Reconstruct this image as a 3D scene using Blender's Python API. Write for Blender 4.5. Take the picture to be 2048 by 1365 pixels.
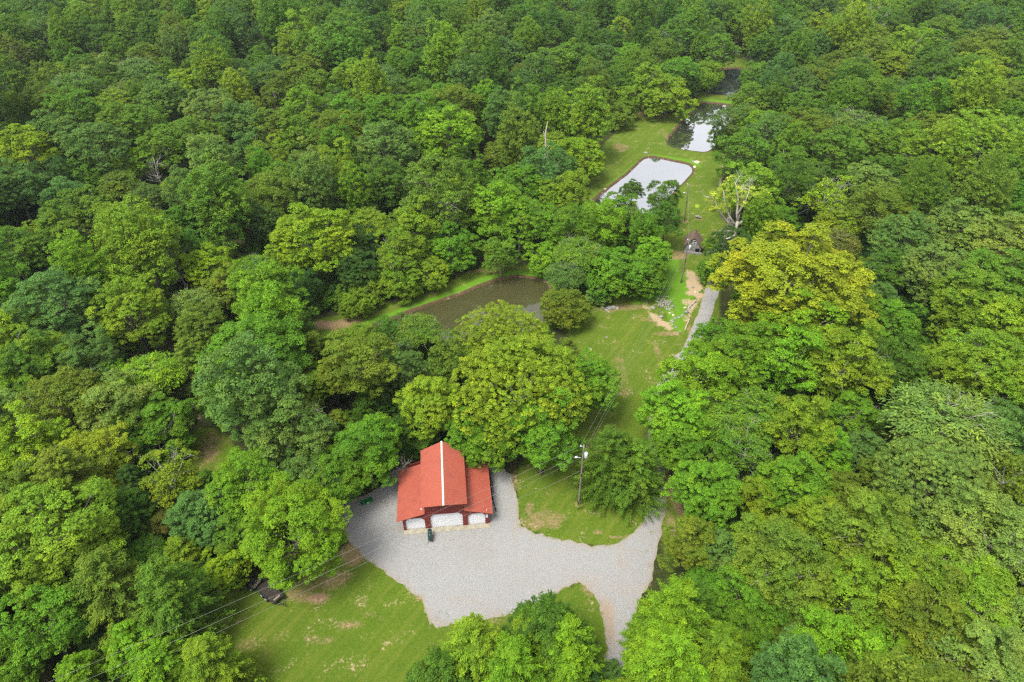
import bpy, bmesh, math, random
import numpy as np
from mathutils import Vector, Matrix

R_ = math.radians
scene = bpy.context.scene
for o in list(bpy.data.objects):
    bpy.data.objects.remove(o)

# ------------------------------------------------------------------ camera
CAM_H, PITCH, FOC = 79.0, R_(37.0), 1365.0
cam_d = bpy.data.cameras.new('camera')
cam_d.sensor_width = 36.0
cam_d.lens = FOC / 2048 * 36
cam_d.clip_start = 0.5
cam_d.clip_end = 6000
cam = bpy.data.objects.new('camera', cam_d)
scene.collection.objects.link(cam)
cam.location = (0, 0, CAM_H)
cam.rotation_euler = (R_(90) - PITCH, 0, 0)
scene.camera = cam

# ------------------------------------------------------------------ world, sun, exposure
SUN_EL, SUN_AZ = R_(62), R_(-138)          # azimuth clockwise from +Y (straight ahead)
W = bpy.data.worlds.new('World')
scene.world = W
W.use_nodes = True
nt = W.node_tree
nt.nodes.clear()
wo = nt.nodes.new('ShaderNodeOutputWorld')
bg = nt.nodes.new('ShaderNodeBackground')
sky = nt.nodes.new('ShaderNodeTexSky')
sky.sky_type = 'NISHITA'
sky.sun_disc = False
sky.sun_elevation = SUN_EL
sky.sun_rotation = SUN_AZ
sky.air_density = 1.0
sky.dust_density = 3.0
hs = nt.nodes.new('ShaderNodeHueSaturation')
hs.inputs['Saturation'].default_value = 0.12
hs.inputs['Value'].default_value = 1.0
nt.links.new(sky.outputs[0], hs.inputs['Color'])
tc = nt.nodes.new('ShaderNodeTexCoord')
mp = nt.nodes.new('ShaderNodeMapping')
mp.inputs['Scale'].default_value = (1, 1, 2.2)
ns = nt.nodes.new('ShaderNodeTexNoise')
ns.inputs['Scale'].default_value = 2.6
ns.inputs['Detail'].default_value = 6
cr = nt.nodes.new('ShaderNodeValToRGB')
cr.color_ramp.elements[0].position = 0.35
cr.color_ramp.elements[0].color = (0.85, 0.88, 0.95, 1)
cr.color_ramp.elements[1].position = 0.65
cr.color_ramp.elements[1].color = (1.35, 1.33, 1.3, 1)
mx = nt.nodes.new('ShaderNodeMix')
mx.data_type = 'RGBA'
mx.blend_type = 'MULTIPLY'
mx.inputs[0].default_value = 1.0
nt.links.new(tc.outputs['Generated'], mp.inputs[0])
nt.links.new(mp.outputs[0], ns.inputs['Vector'])
nt.links.new(ns.outputs['Fac'], cr.inputs[0])
nt.links.new(hs.outputs[0], mx.inputs[6])
nt.links.new(cr.outputs[0], mx.inputs[7])
nt.links.new(mx.outputs[2], bg.inputs[0])
bg.inputs[1].default_value = 0.10
nt.links.new(bg.outputs[0], wo.inputs[0])

sun_d = bpy.data.lights.new('sun', 'SUN')
sun_d.energy = 1.5
sun_d.angle = R_(22)
sun_d.color = (1.0, 0.95, 0.84)
sun = bpy.data.objects.new('sun', sun_d)
scene.collection.objects.link(sun)
sdir = Vector((math.sin(SUN_AZ) * math.cos(SUN_EL), math.cos(SUN_AZ) * math.cos(SUN_EL), math.sin(SUN_EL)))
sun.rotation_euler = sdir.to_track_quat('Z', 'Y').to_euler()
sun.location = (0, 0, 120)

vs = scene.view_settings
vs.view_transform = 'Standard'
vs.look = 'None'
vs.gamma = 1
vs.exposure = 1.65
vs.use_curve_mapping = False
scene.cycles.max_bounces = 6
scene.cycles.diffuse_bounces = 3
scene.cycles.glossy_bounces = 3
scene.cycles.transmission_bounces = 3
scene.cycles.volume_bounces = 0
scene.cycles.use_denoising = False
scene.cycles.filter_width = 1.3

# ------------------------------------------------------------------ geometry helpers
col = scene.collection
UPV = (0.0, math.sin(PITCH), math.cos(PITCH))
FWD = (0.0, math.cos(PITCH), -math.sin(PITCH))
VALLEY = [(0, 30), (15, 90), (40, 140), (60, 190), (87, 275), (95, 420)]


def seg_dist(X, Y, pts):
    d = np.full(np.shape(X), 1e9)
    for (ax, ay), (bx, by) in zip(pts[:-1], pts[1:]):
        vx, vy = bx - ax, by - ay
        t = np.clip(((X - ax) * vx + (Y - ay) * vy) / (vx * vx + vy * vy), 0, 1)
        d = np.minimum(d, np.hypot(X - ax - t * vx, Y - ay - t * vy))
    return d


def sstep(a, b, x):
    t = np.clip((x - a) / (b - a), 0, 1)
    return t * t * (3 - 2 * t)


def terrain(X, Y):
    X = np.asarray(X, float); Y = np.asarray(Y, float)
    d = seg_dist(X, Y, VALLEY)
    s = sstep(48, 190, d)
    roll = 2.2 * np.sin(X * 0.045 + 1.3) * np.cos(Y * 0.038 + 0.4) + 1.4 * np.sin(X * 0.021 - Y * 0.05)
    return s * (9.0 + roll * 1.4)


def ray(px, py):
    x = (px - 1024) / FOC
    y = (682.5 - py) / FOC
    return np.array([x, FWD[1] + y * UPV[1], FWD[2] + y * UPV[2]])


def at(px, py, h=0.0):
    """world point at height h above the terrain seen at a pixel of the photograph"""
    d = ray(px, py)
    z = h
    for _ in range(12):
        t = (z - CAM_H) / d[2]
        p = np.array([0, 0, CAM_H]) + d * t
        z = 0.5 * z + 0.5 * (float(terrain(p[0], p[1])) + h)
    return p


def project(p):
    x, y, z = p[0], p[1], p[2] - CAM_H
    dz = y * FWD[1] + z * FWD[2]
    return 1024 + FOC * x / dz, 682.5 - FOC * (y * UPV[1] + z * UPV[2]) / dz, dz


def tag(o, label=None, cat=None, group=None, kind=None):
    if label: o['label'] = label
    if cat: o['category'] = cat
    if group: o['group'] = group
    if kind: o['kind'] = kind
    return o


def empty(name, loc, rz=0.0, s=1.0):
    o = bpy.data.objects.new(name, None)
    col.objects.link(o)
    o.location = loc
    o.rotation_euler = (0, 0, rz)
    o.scale = (s, s, s)
    o.empty_display_size = 0.3
    return o


class MB:
    """collects shapes, then links them as one mesh object"""
    def __init__(self):
        self.v, self.f, self.sm = [], [], []

    def add(self, vs_, fs_, smooth=False):
        n = len(self.v)
        self.v += [tuple(map(float, q)) for q in vs_]
        self.f += [tuple(i + n for i in q) for q in fs_]
        self.sm += [smooth] * len(fs_)

    def box(self, lo, hi):
        x0, y0, z0 = lo; x1, y1, z1 = hi
        self.add([(x0, y0, z0), (x1, y0, z0), (x1, y1, z0), (x0, y1, z0), (x0, y0, z1), (x1, y0, z1), (x1, y1, z1), (x0, y1, z1)],
                 [(0, 3, 2, 1), (4, 5, 6, 7), (0, 1, 5, 4), (1, 2, 6, 5), (2, 3, 7, 6), (3, 0, 4, 7)])

    def prism(self, poly, axis, a, b):
        """extrude a 2D polygon along axis ('x','y','z') from a to b"""
        def mk(p, c):
            return {'x': (c, p[0], p[1]), 'y': (p[0], c, p[1]), 'z': (p[0], p[1], c)}[axis]
        n = len(poly)
        vs_ = [mk(p, a) for p in poly] + [mk(p, b) for p in poly]
        fs_ = [tuple(range(n))[::-1], tuple(range(n, 2 * n))] + [(i, (i + 1) % n, n + (i + 1) % n, n + i) for i in range(n)]
        self.add(vs_, fs_)

    def tube(self, pts, rad, seg=7, cap=True):
        pts = [Vector(p) for p in pts]
        if not hasattr(rad, '__len__'): rad = [rad] * len(pts)
        vs_, fs_ = [], []
        ref = Vector((0.31, 0.17, 0.93))
        for i, p in enumerate(pts):
            d = (pts[min(i + 1, len(pts) - 1)] - pts[max(i - 1, 0)]).normalized()
            r0 = ref if abs(d.dot(ref)) < 0.95 else Vector((1, 0, 0))
            u = d.cross(r0).normalized(); w = d.cross(u)
            for k in range(seg):
                a = 2 * math.pi * k / seg
                vs_.append(p + (u * math.cos(a) + w * math.sin(a)) * rad[i])
        for i in range(len(pts) - 1):
            for k in range(seg):
                fs_.append((i * seg + k, i * seg + (k + 1) % seg, (i + 1) * seg + (k + 1) % seg, (i + 1) * seg + k))
        if cap:
            fs_.append(tuple(range(seg))[::-1])
            fs_.append(tuple(range((len(pts) - 1) * seg, len(pts) * seg)))
        self.add(vs_, fs_, True)

    def build(self, name, mat, parent=None, loc=None):
        m = bpy.data.meshes.new(name)
        m.from_pydata(self.v, [], self.f)
        m.polygons.foreach_set('use_smooth', self.sm)
        m.materials.append(mat)
        bm = bmesh.new(); bm.from_mesh(m)
        bmesh.ops.recalc_face_normals(bm, faces=bm.faces)
        bm.to_mesh(m); bm.free()
        o = bpy.data.objects.new(name, m)
        col.objects.link(o)
        if parent: o.parent = parent
        if loc is not None: o.location = loc
        return o


# ------------------------------------------------------------------ materials
def mat_new(name):
    m = bpy.data.materials.new(name)
    m.use_nodes = True
    n = m.node_tree
    n.nodes.clear()
    out = n.nodes.new('ShaderNodeOutputMaterial')
    return m, n, out


def noise(n, scale, detail=4, rough=0.55, coord='Object', vec=None):
    t = n.nodes.new('ShaderNodeTexNoise')
    t.inputs['Scale'].default_value = scale
    t.inputs['Detail'].default_value = detail
    t.inputs['Roughness'].default_value = rough
    if vec is None:
        c = n.nodes.new('ShaderNodeTexCoord')
        vec = c.outputs[coord]
    n.links.new(vec, t.inputs['Vector'])
    return t.outputs['Fac']


def ramp(n, fac, stops):
    r = n.nodes.new('ShaderNodeValToRGB')
    e = r.color_ramp.elements
    e[0].position, e[0].color = stops[0][0], (*stops[0][1], 1)
    e[1].position, e[1].color = stops[-1][0], (*stops[-1][1], 1)
    for p, c in stops[1:-1]:
        k = e.new(p); k.color = (*c, 1)
    n.links.new(fac, r.inputs[0])
    return r.outputs[0]


def mixc(n, fac, a, b, mode='MIX'):
    m = n.nodes.new('ShaderNodeMix')
    m.data_type = 'RGBA'; m.blend_type = mode
    for s, v in ((m.inputs[0], fac), (m.inputs[6], a), (m.inputs[7], b)):
        if hasattr(v, 'links') or hasattr(v, 'node'):
            n.links.new(v, s)
        elif isinstance(v, (int, float)):
            s.default_value = v
        else:
            s.default_value = (*v, 1)
    return m.outputs[2]


def mathn(n, op, a, b=0.0, c=None, clamp=False):
    m = n.nodes.new('ShaderNodeMath')
    m.operation = op; m.use_clamp = clamp
    for s, v in zip(m.inputs, (a, b, c)):
        if v is None: continue
        if hasattr(v, 'node'): n.links.new(v, s)
        else: s.default_value = v
    return m.outputs[0]


def attr(n, name, typ='GEOMETRY'):
    a = n.nodes.new('ShaderNodeAttribute')
    a.attribute_name = name
    a.attribute_type = typ
    return a


def princ(n, out, color, rough=0.8, metal=0.0, spec=0.3, bump=None, bstr=0.3, bdist=0.05):
    p = n.nodes.new('ShaderNodeBsdfPrincipled')
    if hasattr(color, 'node'): n.links.new(color, p.inputs['Base Color'])
    else: p.inputs['Base Color'].default_value = (*color, 1)
    if hasattr(rough, 'node'): n.links.new(rough, p.inputs['Roughness'])
    else: p.inputs['Roughness'].default_value = rough
    p.inputs['Metallic'].default_value = metal
    p.inputs['Specular IOR Level'].default_value = spec
    if bump is not None:
        b = n.nodes.new('ShaderNodeBump')
        b.inputs['Strength'].default_value = bstr
        b.inputs['Distance'].default_value = bdist
        n.links.new(bump, b.inputs['Height'])
        n.links.new(b.outputs[0], p.inputs['Normal'])
    n.links.new(p.outputs[0], out.inputs[0])
    return p


def simple(name, color, rough=0.7, metal=0.0, spec=0.3, var=0.25, scale=3.0):
    m, n, out = mat_new(name)
    f = noise(n, scale, 5)
    dark = tuple(c * (1 - var) for c in color); light = tuple(min(1, c * (1 + var)) for c in color)
    c = ramp(n, f, [(0.3, dark), (0.7, light)])
    princ(n, out, c, rough, metal, spec, f, 0.2, 0.02)
    return m


def leaf_mat(name, instancer=False):
    m, n, out = mat_new(name)
    if instancer:
        base = attr(n, 'col', 'INSTANCER').outputs['Color']
    else:
        base = n.nodes.new('ShaderNodeObjectInfo').outputs['Color']
    t = attr(n, 'tint').outputs['Fac']
    # every leaf spray its own lightness, a few fresher and yellower ones
    if not instancer:
        dr = noise(n, 1.6, 2, 0.5)
        base = mixc(n, mathn(n, 'MULTIPLY_ADD', dr, 3.0, -1.2, clamp=True), base, mixc(n, 1.0, base, (1.35, 1.08, 0.9), 'MULTIPLY'))
    l = mathn(n, 'MULTIPLY_ADD', t, 0.9, 0.55)
    c1 = n.nodes.new('ShaderNodeVectorMath'); c1.operation = 'SCALE'
    n.links.new(base, c1.inputs[0]); n.links.new(l, c1.inputs['Scale'])
    yel = mixc(n, 1.0, c1.outputs[0], (1.4, 1.2, 0.6), 'MULTIPLY')
    f = mathn(n, 'MULTIPLY_ADD', t, 2.2, -1.35, clamp=True)
    c2 = mixc(n, f, c1.outputs[0], yel)
    p = n.nodes.new('ShaderNodeBsdfPrincipled')
    n.links.new(c2, p.inputs['Base Color'])
    p.inputs['Roughness'].default_value = 0.6
    p.inputs['Specular IOR Level'].default_value = 0.12
    tr = n.nodes.new('ShaderNodeBsdfTranslucent')
    tcx = mixc(n, 1.0, c2, (1.15, 1.25, 0.5), 'MULTIPLY')
    n.links.new(tcx, tr.inputs[0])
    mxs = n.nodes.new('ShaderNodeMixShader')
    mxs.inputs[0].default_value = 0.18
    n.links.new(p.outputs[0], mxs.inputs[1])
    n.links.new(tr.outputs[0], mxs.inputs[2])
    n.links.new(mxs.outputs[0], out.inputs[0])
    return m


M_LEAF = leaf_mat('leaves')
M_LEAF_FAR = leaf_mat('leaves_of_the_woods', True)
M_BARK = simple('bark', (0.13, 0.115, 0.095), 0.95, 0, 0.1, 0.35, 2)
M_BARKP = simple('pale_bare_wood', (0.32, 0.30, 0.26), 0.9, 0, 0.1, 0.3, 1.5)
M_RED = simple('red_siding', (0.15, 0.024, 0.018), 0.6, 0, 0.3, 0.15, 1.2)
M_WHITE = simple('white_door_paint', (0.66, 0.67, 0.70), 0.5, 0, 0.4, 0.02, 1.0)
M_RIDGE = simple('cream_ridge_metal', (0.52, 0.49, 0.42), 0.5, 0, 0.4, 0.08, 1.0)
M_CONC = simple('worn_concrete', (0.27, 0.25, 0.19), 0.9, 0, 0.2, 0.25, 1.4)
M_BLACK = simple('black_paint', (0.018, 0.02, 0.022), 0.45, 0, 0.5, 0.4, 4)
M_RUBBER = simple('rubber', (0.02, 0.02, 0.02), 0.85, 0, 0.3, 0.3, 4)
M_SMOKE = simple('green_black_enamel', (0.02, 0.05, 0.045), 0.25, 0.3, 0.6, 0.3, 4)
M_GREEN = simple('green_plastic', (0.004, 0.14, 0.022), 0.4, 0, 0.5, 0.15, 3)
M_WRIM = simple('white_wheel_rim', (0.7, 0.7, 0.7), 0.5, 0, 0.4, 0.1, 3)
M_DECK = simple('weathered_planks', (0.042, 0.036, 0.028), 0.9, 0, 0.2, 0.45, 2.5)
M_TAN = simple('tan_boards', (0.22, 0.185, 0.13), 0.9, 0, 0.2, 0.35, 2.5)
M_POLE = simple('grey_pole_wood', (0.16, 0.14, 0.105), 0.9, 0, 0.2, 0.4, 1.5)
M_GALV = simple('galvanised_metal', (0.55, 0.58, 0.60), 0.35, 0.3, 0.5, 0.1, 3)
M_WIRE = simple('cable', (0.22, 0.22, 0.20), 0.5, 0.2, 0.4, 0.1, 1)
M_STONE = simple('grey_stone', (0.20, 0.195, 0.18), 0.95, 0, 0.2, 0.45, 1.6)
M_SHINGLE = simple('brown_shingles', (0.125, 0.088, 0.066), 0.95, 0, 0.15, 0.4, 3.5)
M_GLASS = simple('dark_window', (0.02, 0.03, 0.03), 0.1, 0, 0.6, 0.2, 2)
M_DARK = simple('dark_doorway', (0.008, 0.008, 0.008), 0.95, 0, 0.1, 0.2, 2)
M_BONE = simple('sunbleached_wood', (0.34, 0.31, 0.26), 0.9, 0, 0.1, 0.2, 1.5)
M_WOODT = simple('tan_log', (0.38, 0.30, 0.20), 0.9, 0, 0.2, 0.25, 2)


def roof_mat():
    m, n, out = mat_new('red_metal_roof')
    f = noise(n, 0.5, 6, 0.7)
    g = noise(n, 6.0, 3)
    c = ramp(n, f, [(0.3, (0.235, 0.050, 0.030)), (0.52, (0.285, 0.066, 0.039)), (0.78, (0.175, 0.045, 0.032))])
    c = mixc(n, mathn(n, 'MULTIPLY', g, 0.35), c, (0.30, 0.088, 0.062))
    princ(n, out, c, 0.5, 0, 0.3)
    return m


M_ROOF = roof_mat()


def ground_mat():
    m, n, out = mat_new('ground')
    tcn = n.nodes.new('ShaderNodeTexCoord').outputs['Object']
    big = noise(n, 0.06, 5, 0.6, vec=tcn)
    mid = noise(n, 0.35, 5, 0.65, vec=tcn)
    fine = noise(n, 2.6, 6, 0.75, vec=tcn)
    vfine = noise(n, 5.0, 4, 0.8, vec=tcn)
    # mown grass
    g = ramp(n, mid, [(0.3, (0.0584, 0.1008, 0.0073)), (0.5, (0.0877, 0.1333, 0.0106)), (0.7, (0.1315, 0.1528, 0.0195))])
    g2 = ramp(n, fine, [(0.34, (0.0322, 0.0780, 0.0048)), (0.52, (0.0877, 0.1366, 0.0102)), (0.70, (0.1987, 0.1950, 0.0366))])
    g = mixc(n, 0.5, g, g2)
    g = mixc(n, mathn(n, 'MULTIPLY_ADD', vfine, 2.4, -0.95, clamp=True), g, (0.0322, 0.0747, 0.0048))
    # mower lines: long pale streaks along the valley
    mp_ = n.nodes.new('ShaderNodeMapping')
    mp_.inputs['Scale'].default_value = (0.03, 0.9, 1)
    mr_ = n.nodes.new('ShaderNodeMapping')
    mr_.inputs['Rotation'].default_value = (0, 0, R_(-57))
    n.links.new(tcn, mr_.inputs[0])
    n.links.new(mr_.outputs[0], mp_.inputs[0])
    st = noise(n, 1.0, 4, 0.6, vec=mp_.outputs[0])
    g = mixc(n, mathn(n, 'MULTIPLY_ADD', st, 2.2, -1.0, clamp=True), g, (0.1462, 0.1560, 0.0244))
    g = mixc(n, mathn(n, 'MULTIPLY_ADD', big, 1.6, -0.62, clamp=True), g, (0.0527, 0.0975, 0.0082))
    # dry dirt
    d = ramp(n, fine, [(0.2, (0.1440, 0.0900, 0.0468)), (0.5, (0.2376, 0.1512, 0.0864)), (0.8, (0.3024, 0.2232, 0.1440))])
    # sand
    s = ramp(n, fine, [(0.25, (0.2074, 0.1382, 0.0691)), (0.55, (0.3456, 0.2650, 0.1613)), (0.8, (0.2995, 0.2419, 0.1728))])
    # forest floor
    ff = ramp(n, mid, [(0.25, (0.0158, 0.0216, 0.0072)), (0.55, (0.0360, 0.0346, 0.0130)), (0.8, (0.0612, 0.0446, 0.0230))])
    ff = mixc(n, mathn(n, 'MULTIPLY_ADD', fine, 1.8, -0.55, clamp=True), ff, (0.0252, 0.0432, 0.0086))
    mud = ramp(n, fine, [(0.3, (0.0432, 0.0252, 0.0144)), (0.7, (0.1080, 0.0684, 0.0396))])

    def mask(name, edge, amt):
        a = attr(n, name).outputs['Fac']
        w = mathn(n, 'MULTIPLY_ADD', fine, amt, -amt * 0.5)
        w2 = mathn(n, 'MULTIPLY_ADD', mid, amt, -amt * 0.5)
        x = mathn(n, 'ADD', a, mathn(n, 'ADD', w, w2))
        x = mathn(n, 'SUBTRACT', x, 0.5)
        return mathn(n, 'MULTIPLY_ADD', x, edge, 0.5, clamp=True)
    lush = mask('lush', 3.0, 0.8)
    c = mixc(n, mask('lawn', 5.0, 0.5), ff, g)
    c = mixc(n, lush, c, (0.085, 0.185, 0.010))
    c = mixc(n, mask('mud', 4.0, 0.6), c, mud)
    c = mixc(n, mask('dirt', 1.6, 1.4), c, d)
    c = mixc(n, mask('sand', 3.0, 2.4), c, s)
    princ(n, out, c, 0.95, 0, 0.1, fine, 0.6, 0.12)
    return m


def gravel_mat():
    m, n, out = mat_new('pale_gravel')
    tcn = n.nodes.new('ShaderNodeTexCoord').outputs['Object']
    v = n.nodes.new('ShaderNodeTexVoronoi')
    v.inputs['Scale'].default_value = 20.0
    n.links.new(tcn, v.inputs['Vector'])
    sp = n.nodes.new('ShaderNodeSeparateColor')
    n.links.new(v.outputs['Color'], sp.inputs[0])
    big = noise(n, 0.12, 5, 0.6, vec=tcn)
    mid = noise(n, 1.1, 5, 0.7, vec=tcn)
    c = ramp(n, sp.outputs[0], [(0.0, (0.165, 0.163, 0.156)), (0.35, (0.228, 0.227, 0.220)), (1.0, (0.268, 0.267, 0.260))])
    c = mixc(n, mathn(n, 'MULTIPLY_ADD', mid, 1.2, -0.45, clamp=True), c, (0.265, 0.264, 0.257))
    c = mixc(n, mathn(n, 'MULTIPLY_ADD', big, 2.4, -1.2, clamp=True), c, (0.215, 0.21, 0.195))
    a = attr(n, 'dirt').outputs['Fac']
    w = mathn(n, 'MULTIPLY_ADD', mid, 1.6, -0.8)
    k = mathn(n, 'MULTIPLY', mathn(n, 'ADD', a, w), a, clamp=True)
    c = mixc(n, mathn(n, 'MULTIPLY', k, 0.8), c, (0.26, 0.18, 0.11))
    gr = attr(n, 'weeds').outputs['Fac']
    k2 = mathn(n, 'MULTIPLY_ADD', mathn(n, 'ADD', gr, mathn(n, 'MULTIPLY_ADD', mid, 2.4, -1.3)), 3.0, -1.4, clamp=True)
    c = mixc(n, mathn(n, 'MULTIPLY', k2, gr), c, (0.12, 0.15, 0.04))
    princ(n, out, c, 0.9, 0, 0.2, v.outputs['Distance'], 0.5, 0.05)
    return m


def water_mat(name, body, refl, bump_d=0.01):
    m, n, out = mat_new(name)
    w = noise(n, 1.2, 4, 0.6)
    sc_ = noise(n, 0.35, 5, 0.7)
    p = n.nodes.new('ShaderNodeBsdfPrincipled')
    c = mixc(n, sc_, body, tuple(x * 0.7 for x in body))
    n.links.new(c, p.inputs['Base Color'])
    p.inputs['Roughness'].default_value = 0.35
    p.inputs['Specular IOR Level'].default_value = 0.1
    gl = n.nodes.new('ShaderNodeBsdfGlossy')
    gl.inputs['Roughness'].default_value = 0.03
    gl.inputs['Color'].default_value = (0.97, 0.97, 1.0, 1)
    b = n.nodes.new('ShaderNodeBump')
    b.inputs['Strength'].default_value = 0.12
    b.inputs['Distance'].default_value = bump_d
    n.links.new(w, b.inputs['Height'])
    n.links.new(b.outputs[0], gl.inputs['Normal'])
    fr = n.nodes.new('ShaderNodeFresnel')
    fr.inputs['IOR'].default_value = 1.33
    fac = mathn(n, 'MULTIPLY', fr.outputs[0], refl, clamp=True)
    mxs = n.nodes.new('ShaderNodeMixShader')
    n.links.new(fac, mxs.inputs[0])
    n.links.new(p.outputs[0], mxs.inputs[1])
    n.links.new(gl.outputs[0], mxs.inputs[2])
    n.links.new(mxs.outputs[0], out.inputs[0])
    return m


# ------------------------------------------------------------------ layout traced from the photograph, laid on the ground
def P2(pts):
    return np.array([at(*p)[:2] for p in pts])


PX = {
    'pond_a': [(735, 657), (800, 634), (860, 611), (925, 590), (960, 574), (1000, 560), (1030, 555), (1062, 556), (1090, 564), (1096, 580),
               (1095, 610), (1082, 640), (1068, 655), (1000, 672), (900, 688), (800, 690), (745, 676)],
    'pond_b': [(1182, 414), (1195, 399), (1217, 381), (1244, 361), (1258, 349), (1287, 320), (1296, 316), (1310, 316), (1345, 324), (1384, 331),
               (1381, 344), (1366, 358), (1350, 375), (1325, 400), (1290, 430), (1245, 426), (1205, 416)],
    'pond_c': [(1336, 286), (1343, 273), (1366, 248), (1388, 226), (1398, 208), (1410, 206), (1440, 209), (1478, 214), (1470, 232), (1448, 262),
               (1425, 292), (1412, 301), (1375, 297), (1345, 292)],
    'pond_d': [(1405, 180), (1412, 166), (1428, 154), (1440, 140), (1475, 137), (1520, 142), (1560, 148), (1545, 165), (1500, 188), (1465, 189), (1425, 186)],
}
LAWNS = [
    [(1175, 440), (1160, 400), (1195, 320), (1205, 290), (1235, 262), (1262, 218), (1340, 232), (1370, 225), (1392, 196), (1408, 182), (1425, 190),
     (1500, 190), (1500, 230), (1450, 310), (1440, 360), (1470, 420), (1440, 470), (1420, 500), (1350, 505), (1325, 480), (1300, 440)],
    [(1130, 600), (1160, 600), (1230, 590), (1300, 560), (1330, 500), (1420, 500), (1440, 560), (1440, 640), (1370, 720), (1320, 850), (1330, 1000),
     (1310, 1060), (1240, 1095), (1130, 1085), (1040, 1058), (1028, 948), (1060, 905), (1150, 850), (1190, 760), (1150, 690), (1120, 650)],
    [(420, 1365), (430, 1290), (400, 1210), (440, 1180), (560, 1180), (700, 1080), (880, 1160), (900, 1225), (1100, 1180), (1200, 1160), (1225, 1230), (1225, 1500), (300, 1500)],
    [(1330, 1365), (1320, 1180), (1335, 960), (1350, 880), (1375, 940), (1365, 1060), (1350, 1200)],
    [(1435, 138), (1440, 124), (1470, 117), (1530, 118), (1530, 142)],
    [(620, 640), (700, 625), (820, 590), (900, 560), (970, 530), (1080, 530), (1110, 560), (1110, 650), (1090, 660), (760, 700), (620, 690)],
    [(375, 860), (420, 850), (470, 880), (470, 960), (400, 980), (375, 930)],
]
LUSH = [
    [(700, 655), (800, 618), (900, 582), (960, 556), (1040, 540), (1090, 548), (1110, 560), (1100, 575), (1085, 562), (1030, 552), (960, 571), (860, 608), (740, 655)],
    [(1098, 575), (1115, 570), (1110, 650), (1085, 655)],
    [(1170, 425), (1180, 405), (1240, 352), (1287, 312), (1310, 309), (1400, 322), (1405, 338), (1384, 330), (1310, 315), (1290, 319), (1240, 362), (1182, 415)],
    [(1325, 290), (1360, 245), (1395, 200), (1420, 198), (1480, 205), (1480, 214), (1405, 205), (1385, 226), (1340, 275), (1336, 288)],
    [(1320, 560), (1390, 540), (1400, 580), (1370, 620), (1375, 665), (1340, 660), (1330, 620), (1310, 600)],
    [(1250, 560), (1340, 500), (1360, 520), (1345, 600), (1270, 610)],
]
SAND = [[(1398, 590), (1410, 585), (1404, 600), (1385, 618), (1376, 640), (1368, 655), (1372, 630), (1384, 606)], [(1290, 601), (1297, 602), (1294, 622), (1318, 632), (1340, 650), (1350, 662), (1338, 663), (1315, 647), (1300, 635), (1288, 618)],
        [(1368, 545), (1385, 542), (1400, 560), (1405, 580), (1398, 588), (1385, 588), (1375, 570)],
        [(1358, 605), (1375, 597), (1390, 602), (1385, 608), (1365, 612)],
        [(1372, 583), (1392, 580), (1390, 592), (1370, 588)]]
# (px, py, half width px, half height px, strength)
DIRT = [(1157, 1010, 8, 6, 1.2), (1090, 1040, 45, 22, .50), (1060, 1018, 12, 16, .45), (635, 1196, 26, 9, .85), (600, 1190, 30, 16, .45), (705, 1110, 34, 26, .6),
        (640, 1160, 70, 24, .45), (1350, 980, 14, 60, .7), (1340, 1040, 8, 40, .5), (1369, 443, 7, 3, .9), (1398, 436, 10, 5, .8),
        (1350, 510, 30, 10, .6), (1335, 505, 18, 9, .7), (1330, 668, 28, 5, .6), (1300, 640, 22, 5, .5), (1250, 615, 40, 7, .55),
        (1140, 590, 22, 8, .6), (1180, 698, 6, 3, .7), (1208, 676, 4, 2, .5), (1220, 620, 24, 6, .5), (1380, 660, 8, 20, .6), (1400, 600, 6, 18, .45),
        (660, 650, 45, 10, .7), (700, 642, 30, 6, .6), (970, 543, 30, 4, .6), (1030, 950, 3, 40, .5), (1040, 1056, 16, 4, .5), (1250, 1075, 40, 5, .5),
        (1180, 1180, 20, 14, .5), (1205, 1215, 8, 30, .6), (1010, 1238, 60, 4, .45), (850, 1190, 20, 14, .55), (430, 990, 40, 20, .35),
        (415, 900, 30, 40, .42), (800, 1150, 30, 10, .3), (860, 1230, 10, 30, .4), (1242, 294, 18, 8, .5), (1330, 268, 6, 16, .4), (1300, 230, 40, 8, .4),
        (1240, 740, 14, 60, .30), (1320, 720, 8, 40, .45), (1225, 880, 30, 30, .3), (1100, 900, 60, 14, .5), (1195, 1065, 10, 7, .55), (700, 1250, 30, 10, .42),
        (640, 1280, 40, 10, .35), (480, 1290, 30, 20, .3), (760, 1240, 10, 12, .4), (740, 1230, 20, 8, .35), (345, 715, 10, 22, .6), (1390, 555, 10, 14, .5)]
YARD = [(672, 1050), (700, 1085), (716, 1108), (760, 1137), (800, 1170), (845, 1195), (850, 1215), (853, 1240), (865, 1252), (880, 1260), (895, 1252),
        (950, 1243), (1030, 1230), (1090, 1203), (1130, 1178), (1152, 1165), (1170, 1172), (1190, 1192), (1203, 1225), (1211, 1262), (1212, 1320), (1205, 1420),
        (1262, 1420), (1258, 1330), (1262, 1265), (1275, 1215), (1290, 1185), (1303, 1160), (1312, 1110), (1322, 1060), (1333, 1015), (1334, 985), (1299, 985), (1298, 1012), (1294, 1025), (1283, 1048), (1262, 1072), (1235, 1085), (1195, 1094), (1130, 1080), (1085, 1069), (1060, 1062), (1042, 1051), (1037, 1030),
        (1034, 1000), (1028, 965), (1026, 950), (1000, 935), (960, 925), (800, 925), (760, 975), (735, 990), (700, 1000), (680, 1012), (668, 1030)]
LANE = [(1312, 1040), (1316, 1000), (1314, 950), (1312, 900), (1312, 850), (1318, 800), (1332, 762), (1352, 732), (1382, 692), (1400, 655), (1415, 620), (1424, 590), (1430, 560), (1436, 520), (1442, 480)]

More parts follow.
